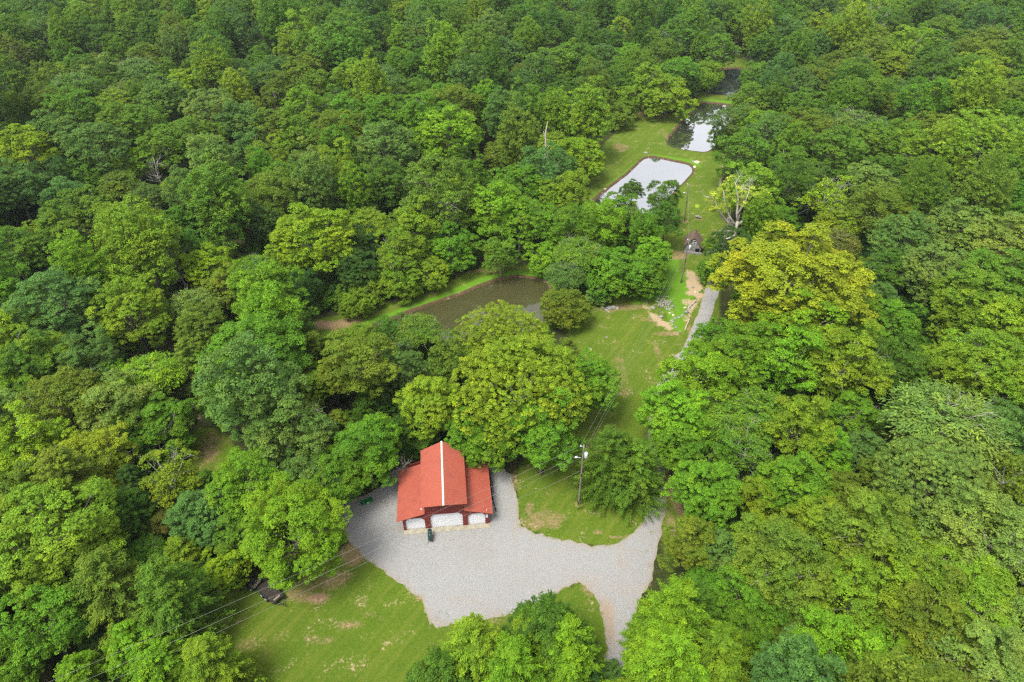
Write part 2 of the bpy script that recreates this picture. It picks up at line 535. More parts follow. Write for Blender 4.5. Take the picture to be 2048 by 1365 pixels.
PW = {k: P2(v) for k, v in PX.items()}
LAWNW = [P2(p) for p in LAWNS]
LUSHW = [P2(p) for p in LUSH]
SANDW = [P2(p) for p in SAND]


def inside(X, Y, poly):
    r = np.zeros(np.shape(X), bool)
    n = len(poly)
    for i in range(n):
        x0, y0 = poly[i]; x1, y1 = poly[(i + 1) % n]
        if y0 == y1: continue
        c = ((y0 > Y) != (y1 > Y)) & (X < (x1 - x0) * (Y - y0) / (y1 - y0) + x0)
        r ^= c
    return r


def blur(a, k, it=2):
    for _ in range(it):
        for ax in (0, 1):
            p = np.pad(a, [(k, k) if i == ax else (0, 0) for i in (0, 1)], mode='edge')
            c = np.cumsum(p, axis=ax)
            c = np.concatenate([np.zeros_like(np.take(c, [0], ax)), c], axis=ax)
            n = a.shape[ax]
            hi = np.take(c, np.arange(2 * k + 1, 2 * k + 1 + n), ax); lo = np.take(c, np.arange(0, n), ax)
            a = (hi - lo) / (2 * k + 1)
    return a


def float_attr(me, name, arr):
    a = me.attributes.new(name, 'FLOAT', 'POINT')
    a.data.foreach_set('value', arr.astype(np.float32).ravel())


def grid_mesh(name, xs, ys, Z, X=None, Y=None):
    X, Y = np.meshgrid(xs, ys)
    nx, ny = len(xs), len(ys)
    co = np.stack([X, Y, Z], -1).reshape(-1, 3).astype(np.float32)
    i = np.arange(ny - 1)[:, None] * nx + np.arange(nx - 1)[None]
    f = np.stack([i, i + 1, i + nx + 1, i + nx], -1).reshape(-1, 4).astype(np.int32)
    return raw_mesh(name, co, f)


def raw_mesh(name, co, f, smooth=True):
    me = bpy.data.meshes.new(name)
    me.vertices.add(len(co)); me.vertices.foreach_set('co', co.astype(np.float32).ravel())
    k = f.shape[1]
    me.loops.add(f.size); me.loops.foreach_set('vertex_index', f.astype(np.int32).ravel())
    me.polygons.add(len(f))
    me.polygons.foreach_set('loop_start', np.arange(0, f.size, k, dtype=np.int32))
    me.polygons.foreach_set('use_smooth', np.full(len(f), smooth))
    me.update(calc_edges=True)
    return me


xs = np.concatenate([np.arange(-1500, -300, 60), np.arange(-300, -80, 8), np.arange(-80, 120, 0.5), np.arange(120, 300, 8), np.arange(300, 1501, 60)])
ys = np.concatenate([np.arange(-400, 20, 20), np.arange(20, 160, 0.5), np.arange(160, 340, 0.9), np.arange(340, 600, 8), np.arange(600, 3001, 100)])
GX, GY = np.meshgrid(xs, ys)
core = (GX > -85) & (GX < 125) & (GY > 15) & (GY < 345)


def polymask(polys, k=1, it=2):
    m = np.zeros(GX.shape)
    for p in polys:
        m[inside(GX, GY, p)] = 1
    return blur(m, k, it)


pond_in = polymask(PW.values(), 2, 2)
lawn_m = polymask(LAWNW, 3, 2)
lush_m = polymask(LUSHW, 1, 2)
sand_m = polymask(SANDW, 1, 1)
dirt_m = np.zeros(GX.shape)
for (px, py, rx, ry, s) in DIRT:
    c = at(px, py); ex = at(px + rx, py); ey = at(px, py - ry)
    a = np.hypot(*(ex - c)[:2]); b = np.hypot(*(ey - c)[:2])
    r = np.hypot((GX - c[0]) / a, (GY - c[1]) / b)
    dirt_m = np.maximum(dirt_m, s * (1 - sstep(0.55, 1.35, r)))
mud_m = np.clip(1 - np.abs(pond_in - 0.32) / 0.35, 0, 1) * 0.95
Z = terrain(GX, GY)
Z = Z + 0.10 * np.sin(GX * 0.21) * np.cos(GY * 0.17) * (1 - 0) * sstep(10, 60, seg_dist(GX, GY, VALLEY))
# grassy dams between the ponds stand a little proud
Z = Z - 1.3 * sstep(0.15, 0.75, pond_in)
gm = grid_mesh('ground', xs, ys, Z)
for nm, a in (('lawn', lawn_m), ('lush', lush_m), ('sand', sand_m), ('dirt', dirt_m), ('mud', mud_m)):
    float_attr(gm, nm, a)
gm.materials.append(ground_mat())
ground = bpy.data.objects.new('ground', gm)
col.objects.link(ground)
tag(ground, 'green lawns, bare dirt patches and dark forest floor', None, None, 'structure')

# water sheets
M_WBROWN = water_mat('muddy_pond_water', (0.060, 0.058, 0.022), 3.2)
M_WCLEAR = water_mat('still_pond_water', (0.05, 0.055, 0.04), 0.64)
M_WDARK = water_mat('dark_pond_water', (0.012, 0.018, 0.012), 0.9)
for k, mt, lb in (('pond_a', M_WBROWN, 'brown muddy pond water'), ('pond_b', M_WCLEAR, 'lower bright pond mirroring the sky'),
                  ('pond_c', M_WCLEAR, 'upper bright pond mirroring sky and dark trees'), ('pond_d', M_WDARK, 'dark shaded pond at the far end')):
    p = PW[k]; c = p.mean(0)
    q = c + (p - c) * (1 + 2.0 / np.maximum(6, np.hypot(*(p - c).T)))[:, None]
    mb = MB()
    mb.add([(x, y, -0.32) for x, y in q], [tuple(range(len(q)))])
    o = mb.build('pond_water', mt)
    tag(o, lb, None, None, 'structure')


# gravel sheets
def dense(poly, step, amp, seed, closed=True):
    """round the corners (Chaikin), then resample with a little raggedness"""
    rng = np.random.RandomState(seed)
    q = np.array(poly)
    for _ in range(2):
        a = q; b = np.roll(q, -1, 0)
        if closed:
            q = np.stack([a * .75 + b * .25, a * .25 + b * .75], 1).reshape(-1, 2)
        else:
            m = np.stack([a * .75 + b * .25, a * .25 + b * .75], 1)[:-1].reshape(-1, 2)
            q = np.concatenate([q[:1], m, q[-1:]])
    out = []
    n = len(q)
    for i in range(n if closed else n - 1):
        p1, p2 = q[i], q[(i + 1) % n]
        k = max(1, int(np.hypot(*(p2 - p1)) / step))
        for j in range(k): out.append(p1 + (p2 - p1) * j / k + rng.normal(0, amp, 2))
    return np.array(out)


def sheet(name, poly, z, mat, label, res=0.6):
    """fill a polygon with a fine triangulated sheet that carries dirt and weed masks"""
    bm = bmesh.new()
    vs_ = [bm.verts.new((x, y, z)) for x, y in poly]
    bm.faces.new(vs_)
    x0, y0 = poly.min(0); x1, y1 = poly.max(0)
    for ax, lo, hi in ((0, x0, x1), (1, y0, y1)):
        for c in np.arange(lo + res, hi, res * 2):
            no = (1, 0, 0) if ax == 0 else (0, 1, 0)
            co = (c, 0, 0) if ax == 0 else (0, c, 0)
            bmesh.ops.bisect_plane(bm, geom=bm.verts[:] + bm.edges[:] + bm.faces[:], plane_co=co, plane_no=no)
    bmesh.ops.recalc_face_normals(bm, faces=bm.faces)
    me = bpy.data.meshes.new(name)
    bm.to_mesh(me); bm.free()
    co = np.empty(len(me.vertices) * 3, np.float32); me.vertices.foreach_get('co', co); co = co.reshape(-1, 3)
    d = np.zeros(len(co)); w = np.zeros(len(co))
    for (px, py, rx, ry, s) in GRAVEL_DIRT:
        c = at(px, py); a = abs(at(px + rx, py)[0] - c[0]); b = abs(at(px, py - ry)[1] - c[1])
        r = np.hypot((co[:, 0] - c[0]) / a, (co[:, 1] - c[1]) / b)
        d = np.maximum(d, s * (1 - sstep(0.3, 1.2, r)))
    dl = seg_dist(co[:, 0], co[:, 1], [tuple(p) for p in P2([(1235, 1300), (1262, 1190), (1275, 1150), (1297, 1080), (1317, 1000)] + LANE[1:])])
    w = np.clip(1 - dl / 0.55, 0, 1) * 0.85
    d = np.maximum(d, 0.5 * np.clip(1 - np.abs(dl - 1.0) / 0.5, 0, 1))
    for tr_ in ([(1300, 1075), (1180, 1118), (1050, 1112), (960, 1078), (905, 1062)], [(1236, 1235), (1215, 1165), (1100, 1135), (960, 1110), (850, 1075)], [(1236, 1235), (1180, 1150), (1050, 1180), (900, 1190)]):
        dt = seg_dist(co[:, 0], co[:, 1], [tuple(q) for q in P2(tr_)])
        d = np.maximum(d, 0.34 * np.clip(1 - np.abs(dt - 0.85) / 0.45, 0, 1))
    de = seg_dist(co[:, 0], co[:, 1], [tuple(q) for q in poly] + [tuple(poly[0])])
    ew = 0.9 if name == 'gravel_yard' else 0.3
    d = np.maximum(d, 0.75 * np.clip(1 - de / ew, 0, 1)); w = np.maximum(w, 0.8 * np.clip(1 - de / (ew * 0.5), 0, 1))
    float_attr(me, 'dirt', d); float_attr(me, 'weeds', w)
    me.materials.append(mat)
    o = bpy.data.objects.new(name, me); col.objects.link(o)
    tag(o, label, None, None, 'structure')
    return o


GRAVEL_DIRT = [(1215, 1230, 18, 50, 1.0), (1225, 1270, 14, 30, 1.0), (1180, 1160, 40, 16, .55), (1100, 1190, 50, 14, .45), (975, 1225, 40, 12, .75), (920, 1205, 40, 14, .5),
               (1245, 1120, 12, 40, .6), (1030, 1050, 8, 60, .5), (830, 1060, 60, 8, .7), (740, 1005, 60, 12, .55), (1285, 1050, 12, 20, .55), (1250, 1180, 30, 30, .45),
               (1150, 1095, 60, 8, .3), (870, 1240, 20, 16, .35)]
M_GRAVEL = gravel_mat()
sheet('gravel_yard', dense(P2(YARD), 0.55, 0.11, 3), 0.03, M_GRAVEL, 'wide pale gravel yard in front of the red barn')
lc = dense(P2(LANE), 1.2, 0.0, 4, False)
tdir = np.gradient(lc, axis=0); tdir /= np.hypot(*tdir.T)[:, None]
nrm = np.stack([tdir[:, 1], -tdir[:, 0]], 1)
rs = np.random.RandomState(9)
wl = 1.2 + rs.normal(0, .13, len(lc)); wr = 1.2 + rs.normal(0, .13, len(lc))
wl = wl + 0.5 * np.exp(-((np.arange(len(lc)) - len(lc) * .72) / 5.0) ** 2)
lane_poly = np.concatenate([lc + nrm * wr[:, None], (lc - nrm * wl[:, None])[::-1]])
sheet('gravel_lane', lane_poly, 0.026, M_GRAVEL, 'narrow pale gravel lane along the right side of the lawn')

# ------------------------------------------------------------------ foliage
def unit(v):
    return v / np.maximum(1e-9, np.linalg.norm(v, axis=-1, keepdims=True))


def leaf_cards(pos, nrm_, long_, size, asp, rng, fold=0.25):
    """kite-shaped leaf sprays: 4 verts each, folded a little; returns verts, quads"""
    t = unit(long_ - nrm_ * np.sum(long_ * nrm_, -1, keepdims=True))
    b = np.cross(nrm_, t)
    s = size[:, None]
    a = asp
    v0 = pos - t * s * 0.5
    v1 = pos + b * s * 0.5 * a - nrm_ * s * fold * 0.5 + t * s * 0.05
    v2 = pos + t * s * 0.5 - nrm_ * s * fold * 0.3
    v3 = pos - b * s * 0.5 * a - nrm_ * s * fold * 0.5 + t * s * 0.05
    co = np.stack([v0, v1, v2, v3], 1).reshape(-1, 3)
    f = np.arange(len(co)).reshape(-1, 4)
    return co, f


def puffs_to_leaves(C, Rr, n, size, rng, flat=0.8, up=0.55, shell=0.5, droop=0.0, tvar=None):
    """C: puff centres, Rr: radii; n leaves per puff on the outer shell"""
    N = len(C)
    d = unit(rng.normal(size=(N, n, 3)))
    d[..., 2] = np.where(d[..., 2] < -0.15, -d[..., 2] * 0.8, d[..., 2])
    d = unit(d)
    rr = (1 - shell * rng.rand(N, n, 1) ** 1.6)
    pos = C[:, None] + d * rr * Rr[:, None, None] * np.array([1, 1, flat])
    nr = unit(d * 0.7 + np.array([0, 0, up]) + rng.normal(0, 0.33, (N, n, 3)))
    lg = unit(d + rng.normal(0, 0.6, (N, n, 3)) + np.array([0, 0, -droop]))
    sz = size * (0.65 + 0.7 * rng.rand(N, n))
    tp = rng.rand(N) if tvar is None else tvar
    ti = 0.55 * np.broadcast_to(tp[:, None], (N, n)) + 0.45 * rng.rand(N, n)
    return pos.reshape(-1, 3), nr.reshape(-1, 3), lg.reshape(-1, 3), sz.reshape(-1), ti.reshape(-1)


def fib(n, rng, zmin=-0.3, jit=0.25):
    out = []
    i = 0
    ph = rng.rand() * 6.28
    m = int(n / ((1 - zmin) / 2))
    for i in range(m):
        z = 1 - 2 * (i + 0.5) / m
        if z < zmin: break
        a = ph + i * 2.39996
        r = math.sqrt(1 - z * z)
        out.append((r * math.cos(a), r * math.sin(a), z))
    o = np.array(out)
    return unit(o + rng.normal(0, jit * 1.0 / math.sqrt(n) * 3, o.shape))


# unit crowns: radius 1 across, centre at the origin
def crown_round(seed, nl=24, asp=(1, 1, 0.8), lobe=(0.22, 0.40), np_=20, n=52, leaf=0.045, zmin=-0.72, rough=0.13, keep=1.0, puff=(0.06, 0.125)):
    rng = np.random.RandomState(seed)
    A = np.array(asp)
    D = fib(nl, rng, zmin)
    if keep < 1: D = D[rng.rand(len(D)) < keep]
    lr = lobe[0] + (lobe[1] - lobe[0]) * rng.rand(len(D))
    LC = D * (0.74 + rough * rng.randn(len(D), 1)) * A
    tl = rng.rand(len(D))
    PC, PR, PT = [], [], []
    for i in range(len(D)):
        dd = unit(rng.normal(size=(np_, 3)) * 0.85 + D[i] * 0.55 + np.array([0, 0, 0.55]))
        PC.append(LC[i] + dd * lr[i] * (0.72 + 0.3 * rng.rand(np_, 1)) * np.array([1, 1, 0.8]))
        PR.append(puff[0] + (puff[1] - puff[0]) * rng.rand(np_))
        PT.append(np.clip(0.45 * tl[i] + 0.55 * rng.rand(np_), 0, 1))
    PC = np.concatenate(PC); PR = np.concatenate(PR); PT = np.concatenate(PT)
    a = puffs_to_leaves(PC, PR, n, leaf, rng, 0.72, tvar=PT)
    # loose inner leaves so the heart of the crown is not hollow
    k = 1600
    q = unit(rng.normal(size=(k, 3))) * (0.35 + 0.35 * rng.rand(k, 1)) * A
    b = (q, unit(rng.normal(size=(k, 3)) + (0, 0, 1)), rng.normal(size=(k, 3)), np.full(k, leaf * 1.5), rng.rand(k))
    return finish_crown('crown', [a, b], 0.62, rng), LC


def finish_crown(name, parts, asp, rng, fold=0.3):
    pos = np.concatenate([p[0] for p in parts]); nr = np.concatenate([p[1] for p in parts]); lg = np.concatenate([p[2] for p in parts])
    sz = np.concatenate([p[3] for p in parts]); ti = np.concatenate([p[4] for p in parts])
    co, f = leaf_cards(pos, nr, lg, sz, asp, rng, fold)
    me = raw_mesh(name, co, f, False)
    a = me.attributes.new('tint', 'FLOAT', 'FACE')
    a.data.foreach_set('value', ti.astype(np.float32))
    me.materials.append(M_LEAF)
    return me


def crown_tall(seed):
    rng = np.random.RandomState(seed)
    asp = np.array((0.92, 0.92, 1.35))
    D = fib(38, rng, -0.85)
    D = D[rng.rand(len(D)) < 0.9]
    LC = D * (0.66 + 0.12 * rng.randn(len(D), 1)) * asp
    PC, PR, PT = [], [], []
    for i in range(len(D)):
        k = 18
        dd = unit(rng.normal(size=(k, 3)) + np.array([0, 0, 0.4]) + D[i] * 0.4)
        s = 0.2 + 0.12 * rng.rand()
        PC.append(LC[i] + dd * s * np.array([1, 1, 1.6])); PR.append(0.06 + 0.06 * rng.rand(k))
        PT.append(np.clip(0.4 * rng.rand() + 0.6 * rng.rand(k), 0, 1))
    PC = np.concatenate(PC); PR = np.concatenate(PR); PT = np.concatenate(PT)
    a = puffs_to_leaves(PC, PR, 46, 0.042, rng, 1.0, 0.4, tvar=PT)
    k = 1400
    q = unit(rng.normal(size=(k, 3))) * (0.3 + 0.3 * rng.rand(k, 1)) * asp
    b = (q, unit(rng.normal(size=(k, 3)) + (0, 0, 1)), rng.normal(size=(k, 3)), np.full(k, 0.1), rng.rand(k))
    return finish_crown('crown', [a, b], 0.65, rng), LC


def crown_dome(seed, asp=(1, 1, 0.95)):
    """dense dome of many small, even leaf tufts"""
    rng = np.random.RandomState(seed)
    A = np.array(asp)
    L = fib(13, rng, -0.75)
    LC = L * 0.44 * A
    PC, PR = [], []
    for i in range(len(L)):
        d = fib(150, rng, -0.5, 0.6)
        d = d[(d @ L[i]) > -0.1]
        p = LC[i] + d * (0.50 + 0.08 * rng.rand()) * (1 + 0.05 * rng.randn(len(d), 1)) * np.array([1, 1, 0.95])
        PC.append(p); PR.append(0.032 + 0.026 * rng.rand(len(d)))
    PC = np.concatenate(PC); PR = np.concatenate(PR)
    a = puffs_to_leaves(PC, PR, 38, 0.023, rng, 0.9, 0.8)
    k = 1500
    q = unit(rng.normal(size=(k, 3))) * (0.4 + 0.3 * rng.rand(k, 1)) * A
    b = (q, unit(rng.normal(size=(k, 3)) + (0, 0, 1)), rng.normal(size=(k, 3)), np.full(k, 0.09), rng.rand(k))
    return finish_crown('crown', [a, b], 0.62, rng), LC


def crown_cedar(seed, spires=4, height=1.9):
    """feathery juniper: cones of narrow sprays reaching outward and up, drooping at the tip"""
    rng = np.random.RandomState(seed)
    parts = []
    LC = []
    for s in range(spires):
        if s == 0: cx, cy, h, r = 0, 0, height, 0.95
        else:
            a = rng.rand() * 6.28; d = 0.3 + 0.28 * rng.rand()
            cx, cy, h, r = d * math.cos(a), d * math.sin(a), height * (0.62 + 0.3 * rng.rand()), 0.42 + 0.2 * rng.rand()
        LC.append((cx, cy, h * 0.4 - 0.6))
        nb = int(150 * (r / 0.6))
        for _ in range(nb):
            t = rng.rand() ** 1.35                      # 0 bottom, 1 tip
            ang = rng.rand() * 6.28
            rad = r * (1 - t) ** 0.60 * (0.82 + 0.3 * rng.rand()) + 0.03
            base = np.array([cx, cy, -1.05 + h * t])
            dirn = np.array([math.cos(ang), math.sin(ang), 0.28 + 0.5 * t])
            k = 90
            u = rng.rand(k, 1) ** 0.55
            p = base + dirn * rad * u + np.array([0, 0, -0.16]) * (u ** 2) * rad
            side = np.array([-math.sin(ang), math.cos(ang), 0])
            wv = (rng.rand(k, 1) - 0.5)
            p = p + side * wv * 0.26 * (1.05 - u) + rng.normal(0, 0.022, (k, 3))
            lg = unit(dirn + side * wv * 1.6 + rng.normal(0, 0.3, (k, 3)))
            nr = unit(np.array([0, 0, 1.0]) + dirn * 0.4 + rng.normal(0, 0.35, (k, 3)))
            tt = rng.rand()
            parts.append((p, nr, lg, 0.054 * (0.6 + 0.8 * rng.rand(k)), 0.5 * tt + 0.5 * rng.rand(k)))
    return finish_crown('crown', parts, 0.34, rng, 0.2), np.array(LC)


def crown_wispy(seed, flat=0.5, dens=1.0):
    """airy feathery sprays on long arching twigs"""
    rng = np.random.RandomState(seed)
    parts = []
    LC = fib(14, rng, -0.1) * 0.55 * np.array([1, 1, flat])
    nb = int(230 * dens)
    D = fib(nb, rng, -0.35, 0.4)
    for d in D:
        L = 0.75 + 0.3 * rng.rand()
        base = d * 0.35 * np.array([1, 1, flat])
        tip = d * L * np.array([1, 1, flat])
        k = 58
        u = rng.rand(k, 1) ** 0.7
        p = base + (tip - base) * u + np.array([0, 0, 0.10]) * np.sin(u * math.pi)
        side = unit(np.cross(d, (0, 0, 1.0)))
        wv = (rng.rand(k, 1) - 0.5)
        p = p + side * wv * 0.2 * (0.4 + u) + rng.normal(0, 0.02, (k, 3))
        nr = unit(np.array([0, 0, 1.0]) + d * 0.3 + rng.normal(0, 0.3, (k, 3)))
        parts.append((p, nr, unit(d + side * wv * 2 + rng.normal(0, 0.3, (k, 3))), 0.075 * (0.6 + 0.7 * rng.rand(k)), 0.5 * rng.rand() + 0.5 * rng.rand(k)))
    return finish_crown('crown', parts, 0.36, rng, 0.15), LC


def branchy(mb, p0, d, length, rad, depth, rng, seg=5, spread=0.75, up=0.25):
    """a bare limb that keeps forking"""
    pts = [Vector(p0)]; rads = [rad]
    dd = Vector(d).normalized()
    n = 4
    for i in range(n):
        dd = (dd + Vector(rng.normal(0, 0.16, 3)) + Vector((0, 0, up * 0.15))).normalized()
        pts.append(pts[-1] + dd * length / n); rads.append(rad * (1 - 0.55 * (i + 1) / n))
    mb.tube(pts, rads, seg, False)
    if depth > 0:
        for _ in range(rng.randint(2, 4)):
            t = rng.randint(1, n + 1)
            nd = (dd + Vector(rng.normal(0, spread, 3)) + Vector((0, 0, up))).normalized()
            branchy(mb, pts[t], nd, length * (0.55 + 0.2 * rng.rand()), rads[t] * 0.75, depth - 1, rng, max(3, seg - 1), spread, up)


def trunk_mesh(seed, hc, LC, r=0.055, mat=None, twigs=False):
    """tapered trunk from the ground (z = 0) with limbs into the crown, crown centre at z = hc"""
    rng = np.random.RandomState(seed)
    mb = MB()
    pts = [(0, 0, -0.35)]; rads = [r * 1.5]
    x = y = 0
    for i in range(1, 6):
        x += rng.normal(0, 0.025); y += rng.normal(0, 0.025)
        pts.append((x, y, hc * 0.93 * i / 5)); rads.append(r * (1.12 - 0.14 * i))
    mb.tube(pts, rads, 8)
    top = Vector(pts[-1]); low = Vector(pts[3])
    k = 0
    for c in LC[rng.permutation(len(LC))[:14]]:
        e = Vector((c[0], c[1], c[2] + hc))
        s = low.lerp(top, 0.2 + 0.8 * rng.rand()) if e.z > low.z else low
        m1 = s.lerp(e, 0.5) + Vector((0, 0, -0.04))
        mb.tube([s, m1, e], [r * 0.5, r * 0.33, r * 0.14], 5, False)
        if twigs:
            for _ in range(4):
                branchy(mb, m1.lerp(e, rng.rand()), (e - s).normalized() + Vector(rng.normal(0, .6, 3)), 0.4, r * 0.16, 1, rng, 3)
        k += 1
    o = mb.build('trunk', mat or M_BARK)
    me = o.data
    bpy.data.objects.remove(o)
    return me


HC = {'R': 1.45, 'T': 1.9, 'M': 1.15, 'C': 1.1, 'W': 1.25, 'P': 1.45, 'B': 0.85, 'X': 1.32, 'L': 0.78}
CROWNH = {'R': 0.8, 'T': 1.35, 'M': 0.9, 'C': 1.0, 'W': 0.5, 'P': 0.8, 'B': 0.85}
PROTO = {k: [] for k in HC}


def add_proto(kind, res, seed, **kw):
    me, LC = res
    PROTO[kind].append((me, trunk_mesh(seed, HC[kind], np.asarray(LC), **kw)))


for s in range(8):
    add_proto('R', crown_round(100 + s, nl=(26, 34, 42, 30)[s % 4], asp=((1, 1, .95), (1, .9, 1.05), (.95, 1, .85), (1, 1, 1.12))[s % 4], rough=(0.11, 0.15)[s % 2],
                               leaf=(0.040, 0.044)[s // 4]), 10 + s, twigs=s in (2, 5), mat=M_BARKP if s in (2, 5) else None)
for s in range(3):
    add_proto('X', crown_round(150 + s, nl=(64, 54, 60)[s], asp=((1, 1, .95), (1, .92, 1.05), (.95, 1, .9))[s], lobe=(0.15, 0.27), np_=24, n=40, leaf=0.032, puff=(0.04, 0.08), rough=0.10), 20 + s, r=0.045)
for s in range(4):
    add_proto('L', crown_round(170 + s, nl=(34, 30, 40, 34)[s], asp=(1, 1, .78), leaf=0.042), 25 + s)
for s in range(5):
    add_proto('T', crown_tall(200 + s), 30 + s, r=0.06)
for s in range(3):
    add_proto('M', crown_dome(300 + s, ((1, 1, .95), (.95, 1, 1.05), (1, .95, .85))[s]), 40 + s)
for s in range(5):
    add_proto('C', crown_cedar(400 + s, (2, 3, 4, 3, 5)[s], (2.5, 2.2, 2.0, 2.3, 1.9)[s]), 50 + s, r=0.04)
for s in range(3):
    add_proto('W', crown_wispy(500 + s, (0.45, 0.6, 0.8)[s]), 60 + s, mat=M_BARKP, twigs=True)
for s in range(3):
    add_proto('P', crown_round(600 + s, nl=34, keep=0.7, lobe=(0.2, 0.32), np_=13, n=26, rough=0.16, leaf=0.05), 70 + s, mat=M_BARKP, twigs=True, r=0.05)
for s in range(3):
    add_proto('B', crown_round(700 + s, nl=18, asp=(1, .9, .85), lobe=(.3, .45), np_=14, n=34, leaf=0.075, zmin=-0.8, puff=(0.1, 0.17)), 80 + s, r=0.03)

# leaf colours (albedo)
PAL = {
    'd': (0.053, 0.124, 0.010), 'm': (0.079, 0.169, 0.013), 'k': (0.034, 0.086, 0.013), 'b': (0.073, 0.153, 0.027),
    'p': (0.118, 0.199, 0.032), 'y': (0.121, 0.214, 0.011), 'l': (0.106, 0.236, 0.010), 'o': (0.095, 0.159, 0.013),
    'g': (0.172, 0.239, 0.011), 'u': (0.095, 0.115, 0.017), 'Y': (0.144, 0.251, 0.009), 'v': (0.079, 0.184, 0.010),
}
CNAME = {'d': 'dark green', 'm': 'mid-green', 'k': 'deep blackish-green', 'b': 'blue-green', 'p': 'pale sage', 'y': 'yellow-green', 'l': 'bright lime',
         'o': 'olive', 'g': 'golden-yellow', 'u': 'brownish', 'Y': 'bright yellow-green', 'v': 'vivid green'}
SNAME = {'R': 'round-crowned tree', 'T': 'tall oval-crowned tree', 'M': 'dense domed tree', 'C': 'feathery cedar', 'W': 'wispy spreading tree',
         'L': 'low spreading tree', 'P': 'sparse pale-limbed tree', 'B': 'low bushy tree'}
ONAME = {'R': 'broadleaf_tree', 'T': 'tall_tree', 'M': 'domed_tree', 'C': 'cedar_tree', 'W': 'wispy_tree', 'P': 'sparse_tree', 'B': 'bushy_tree', 'L': 'spreading_tree'}
MARKS = [('the red barn', 890, 980, 260), ('the brown pond', 960, 610, 260), ('the lower bright pond', 1290, 370, 200), ('the upper bright pond', 1405, 250, 190),
         ('the dark far pond', 1470, 160, 180), ('the stone hut', 1387, 485, 160), ('the tall pole', 1160, 950, 170), ('the black trailer', 540, 1185, 220),
         ('the gravel yard', 1050, 1150, 330), ('the gravel lane', 1330, 800, 230), ('the bottom-left lawn', 680, 1290, 380), ('the dead snag', 1087, 320, 150)]
used_labels = set()
PRNG = random.Random(5)
placed = []          # x, y, radius


def squash(R):
    """very wide crowns are not proportionally taller"""
    return 1.0 if R < 6.2 else (6.2 / R) ** 0.36


def where(px, py):
    best = None
    for nm, mx_, my_, r in MARKS:
        d = math.hypot(px - mx_, py - my_) / r
        if d < 1 and (best is None or d < best[0]):
            best = (d, nm, px - mx_, py - my_)
    if not best: return ''
    _, nm, dx, dy = best
    if abs(dx) > abs(dy): return (' right of ' if dx > 0 else ' left of ') + nm
    return (' below ' if dy > 0 else ' above ') + nm


def unique_label(text, px, py, dec=0):
    x = min(99, max(1, px / 20.48)); y = min(99, max(1, py / 13.65))
    for dec in (0, 1, 2):
        s = f"{text}{where(px, py)}, {x:.{dec}f}% across, {y:.{dec}f}% down the photo"
        if s not in used_labels:
            used_labels.add(s)
            return s
    return s


def put_tree(kind, colr, x, y, R, label=None, jitter=0.10, z=None, px=None, proto=None, group=None, rz=None):
    shape = 'X' if kind == 'R' and R > 6.6 else kind
    me, tr = PROTO[shape][PRNG.randrange(len(PROTO[shape])) if proto is None else proto]
    z = float(terrain(x, y)) if z is None else z
    e = empty(ONAME[kind], (x, y, z), PRNG.random() * 6.28 if rz is None else rz, R)
    b = PAL[colr] if isinstance(colr, str) else colr
    j = 1 + PRNG.uniform(-jitter, jitter); h = PRNG.uniform(-jitter, jitter)
    c = (b[0] * j * (1 + h), b[1] * j, b[2] * j * (1 - h), 1)
    zf = squash(R)
    e.scale = (R, R, R * zf)
    crown = bpy.data.objects.new('crown', me); col.objects.link(crown)
    crown.parent = e; crown.location = (0, 0, HC[shape]); crown.color = c
    trunk = bpy.data.objects.new('trunk', tr); col.objects.link(trunk)
    trunk.parent = e
    cx, cy, _ = project((x, y, z + HC[shape] * R * squash(R)))
    lb = label or unique_label(f"{CNAME.get(colr, 'green')} {SNAME[kind]}", cx, cy)
    tag(e, lb, 'cedar' if kind == 'C' else 'tree', group or ('cedars around the yard' if kind == 'C' else 'woodland trees'))
    placed.append((x, y, R))
    return e


def tree_px(cx, cy, w, kind, colr, label=None, **kw):
    """a tree whose crown centre shows at a photo pixel with crown width w pixels"""
    R = w / 2 / FOC * 120
    for _ in range(12):
        p = at(cx, cy, HC['X' if kind == 'R' and R > 6.6 else kind] * R * squash(R))
        dz = project(p)[2]
        R = w / 2 / FOC * dz
    return put_tree(kind, colr, p[0], p[1], R, label, **kw)


# ------------------------------------------------------------------ thin summer haze round the whole place
hz = MB(); hz.box((-1700, -420, -4), (1700, 3050, 98))
m_, n_, out_ = mat_new('thin_haze')
pv = n_.nodes.new('ShaderNodeVolumePrincipled')
pv.inputs['Color'].default_value = (0.80, 0.90, 0.95, 1)
pv.inputs['Density'].default_value = 0.00009
pv.inputs['Anisotropy'].default_value = 0.2
n_.links.new(pv.outputs[0], out_.inputs['Volume'])
hzo = hz.build('haze', m_); tag(hzo, 'thin pale summer haze', None, None, 'stuff')

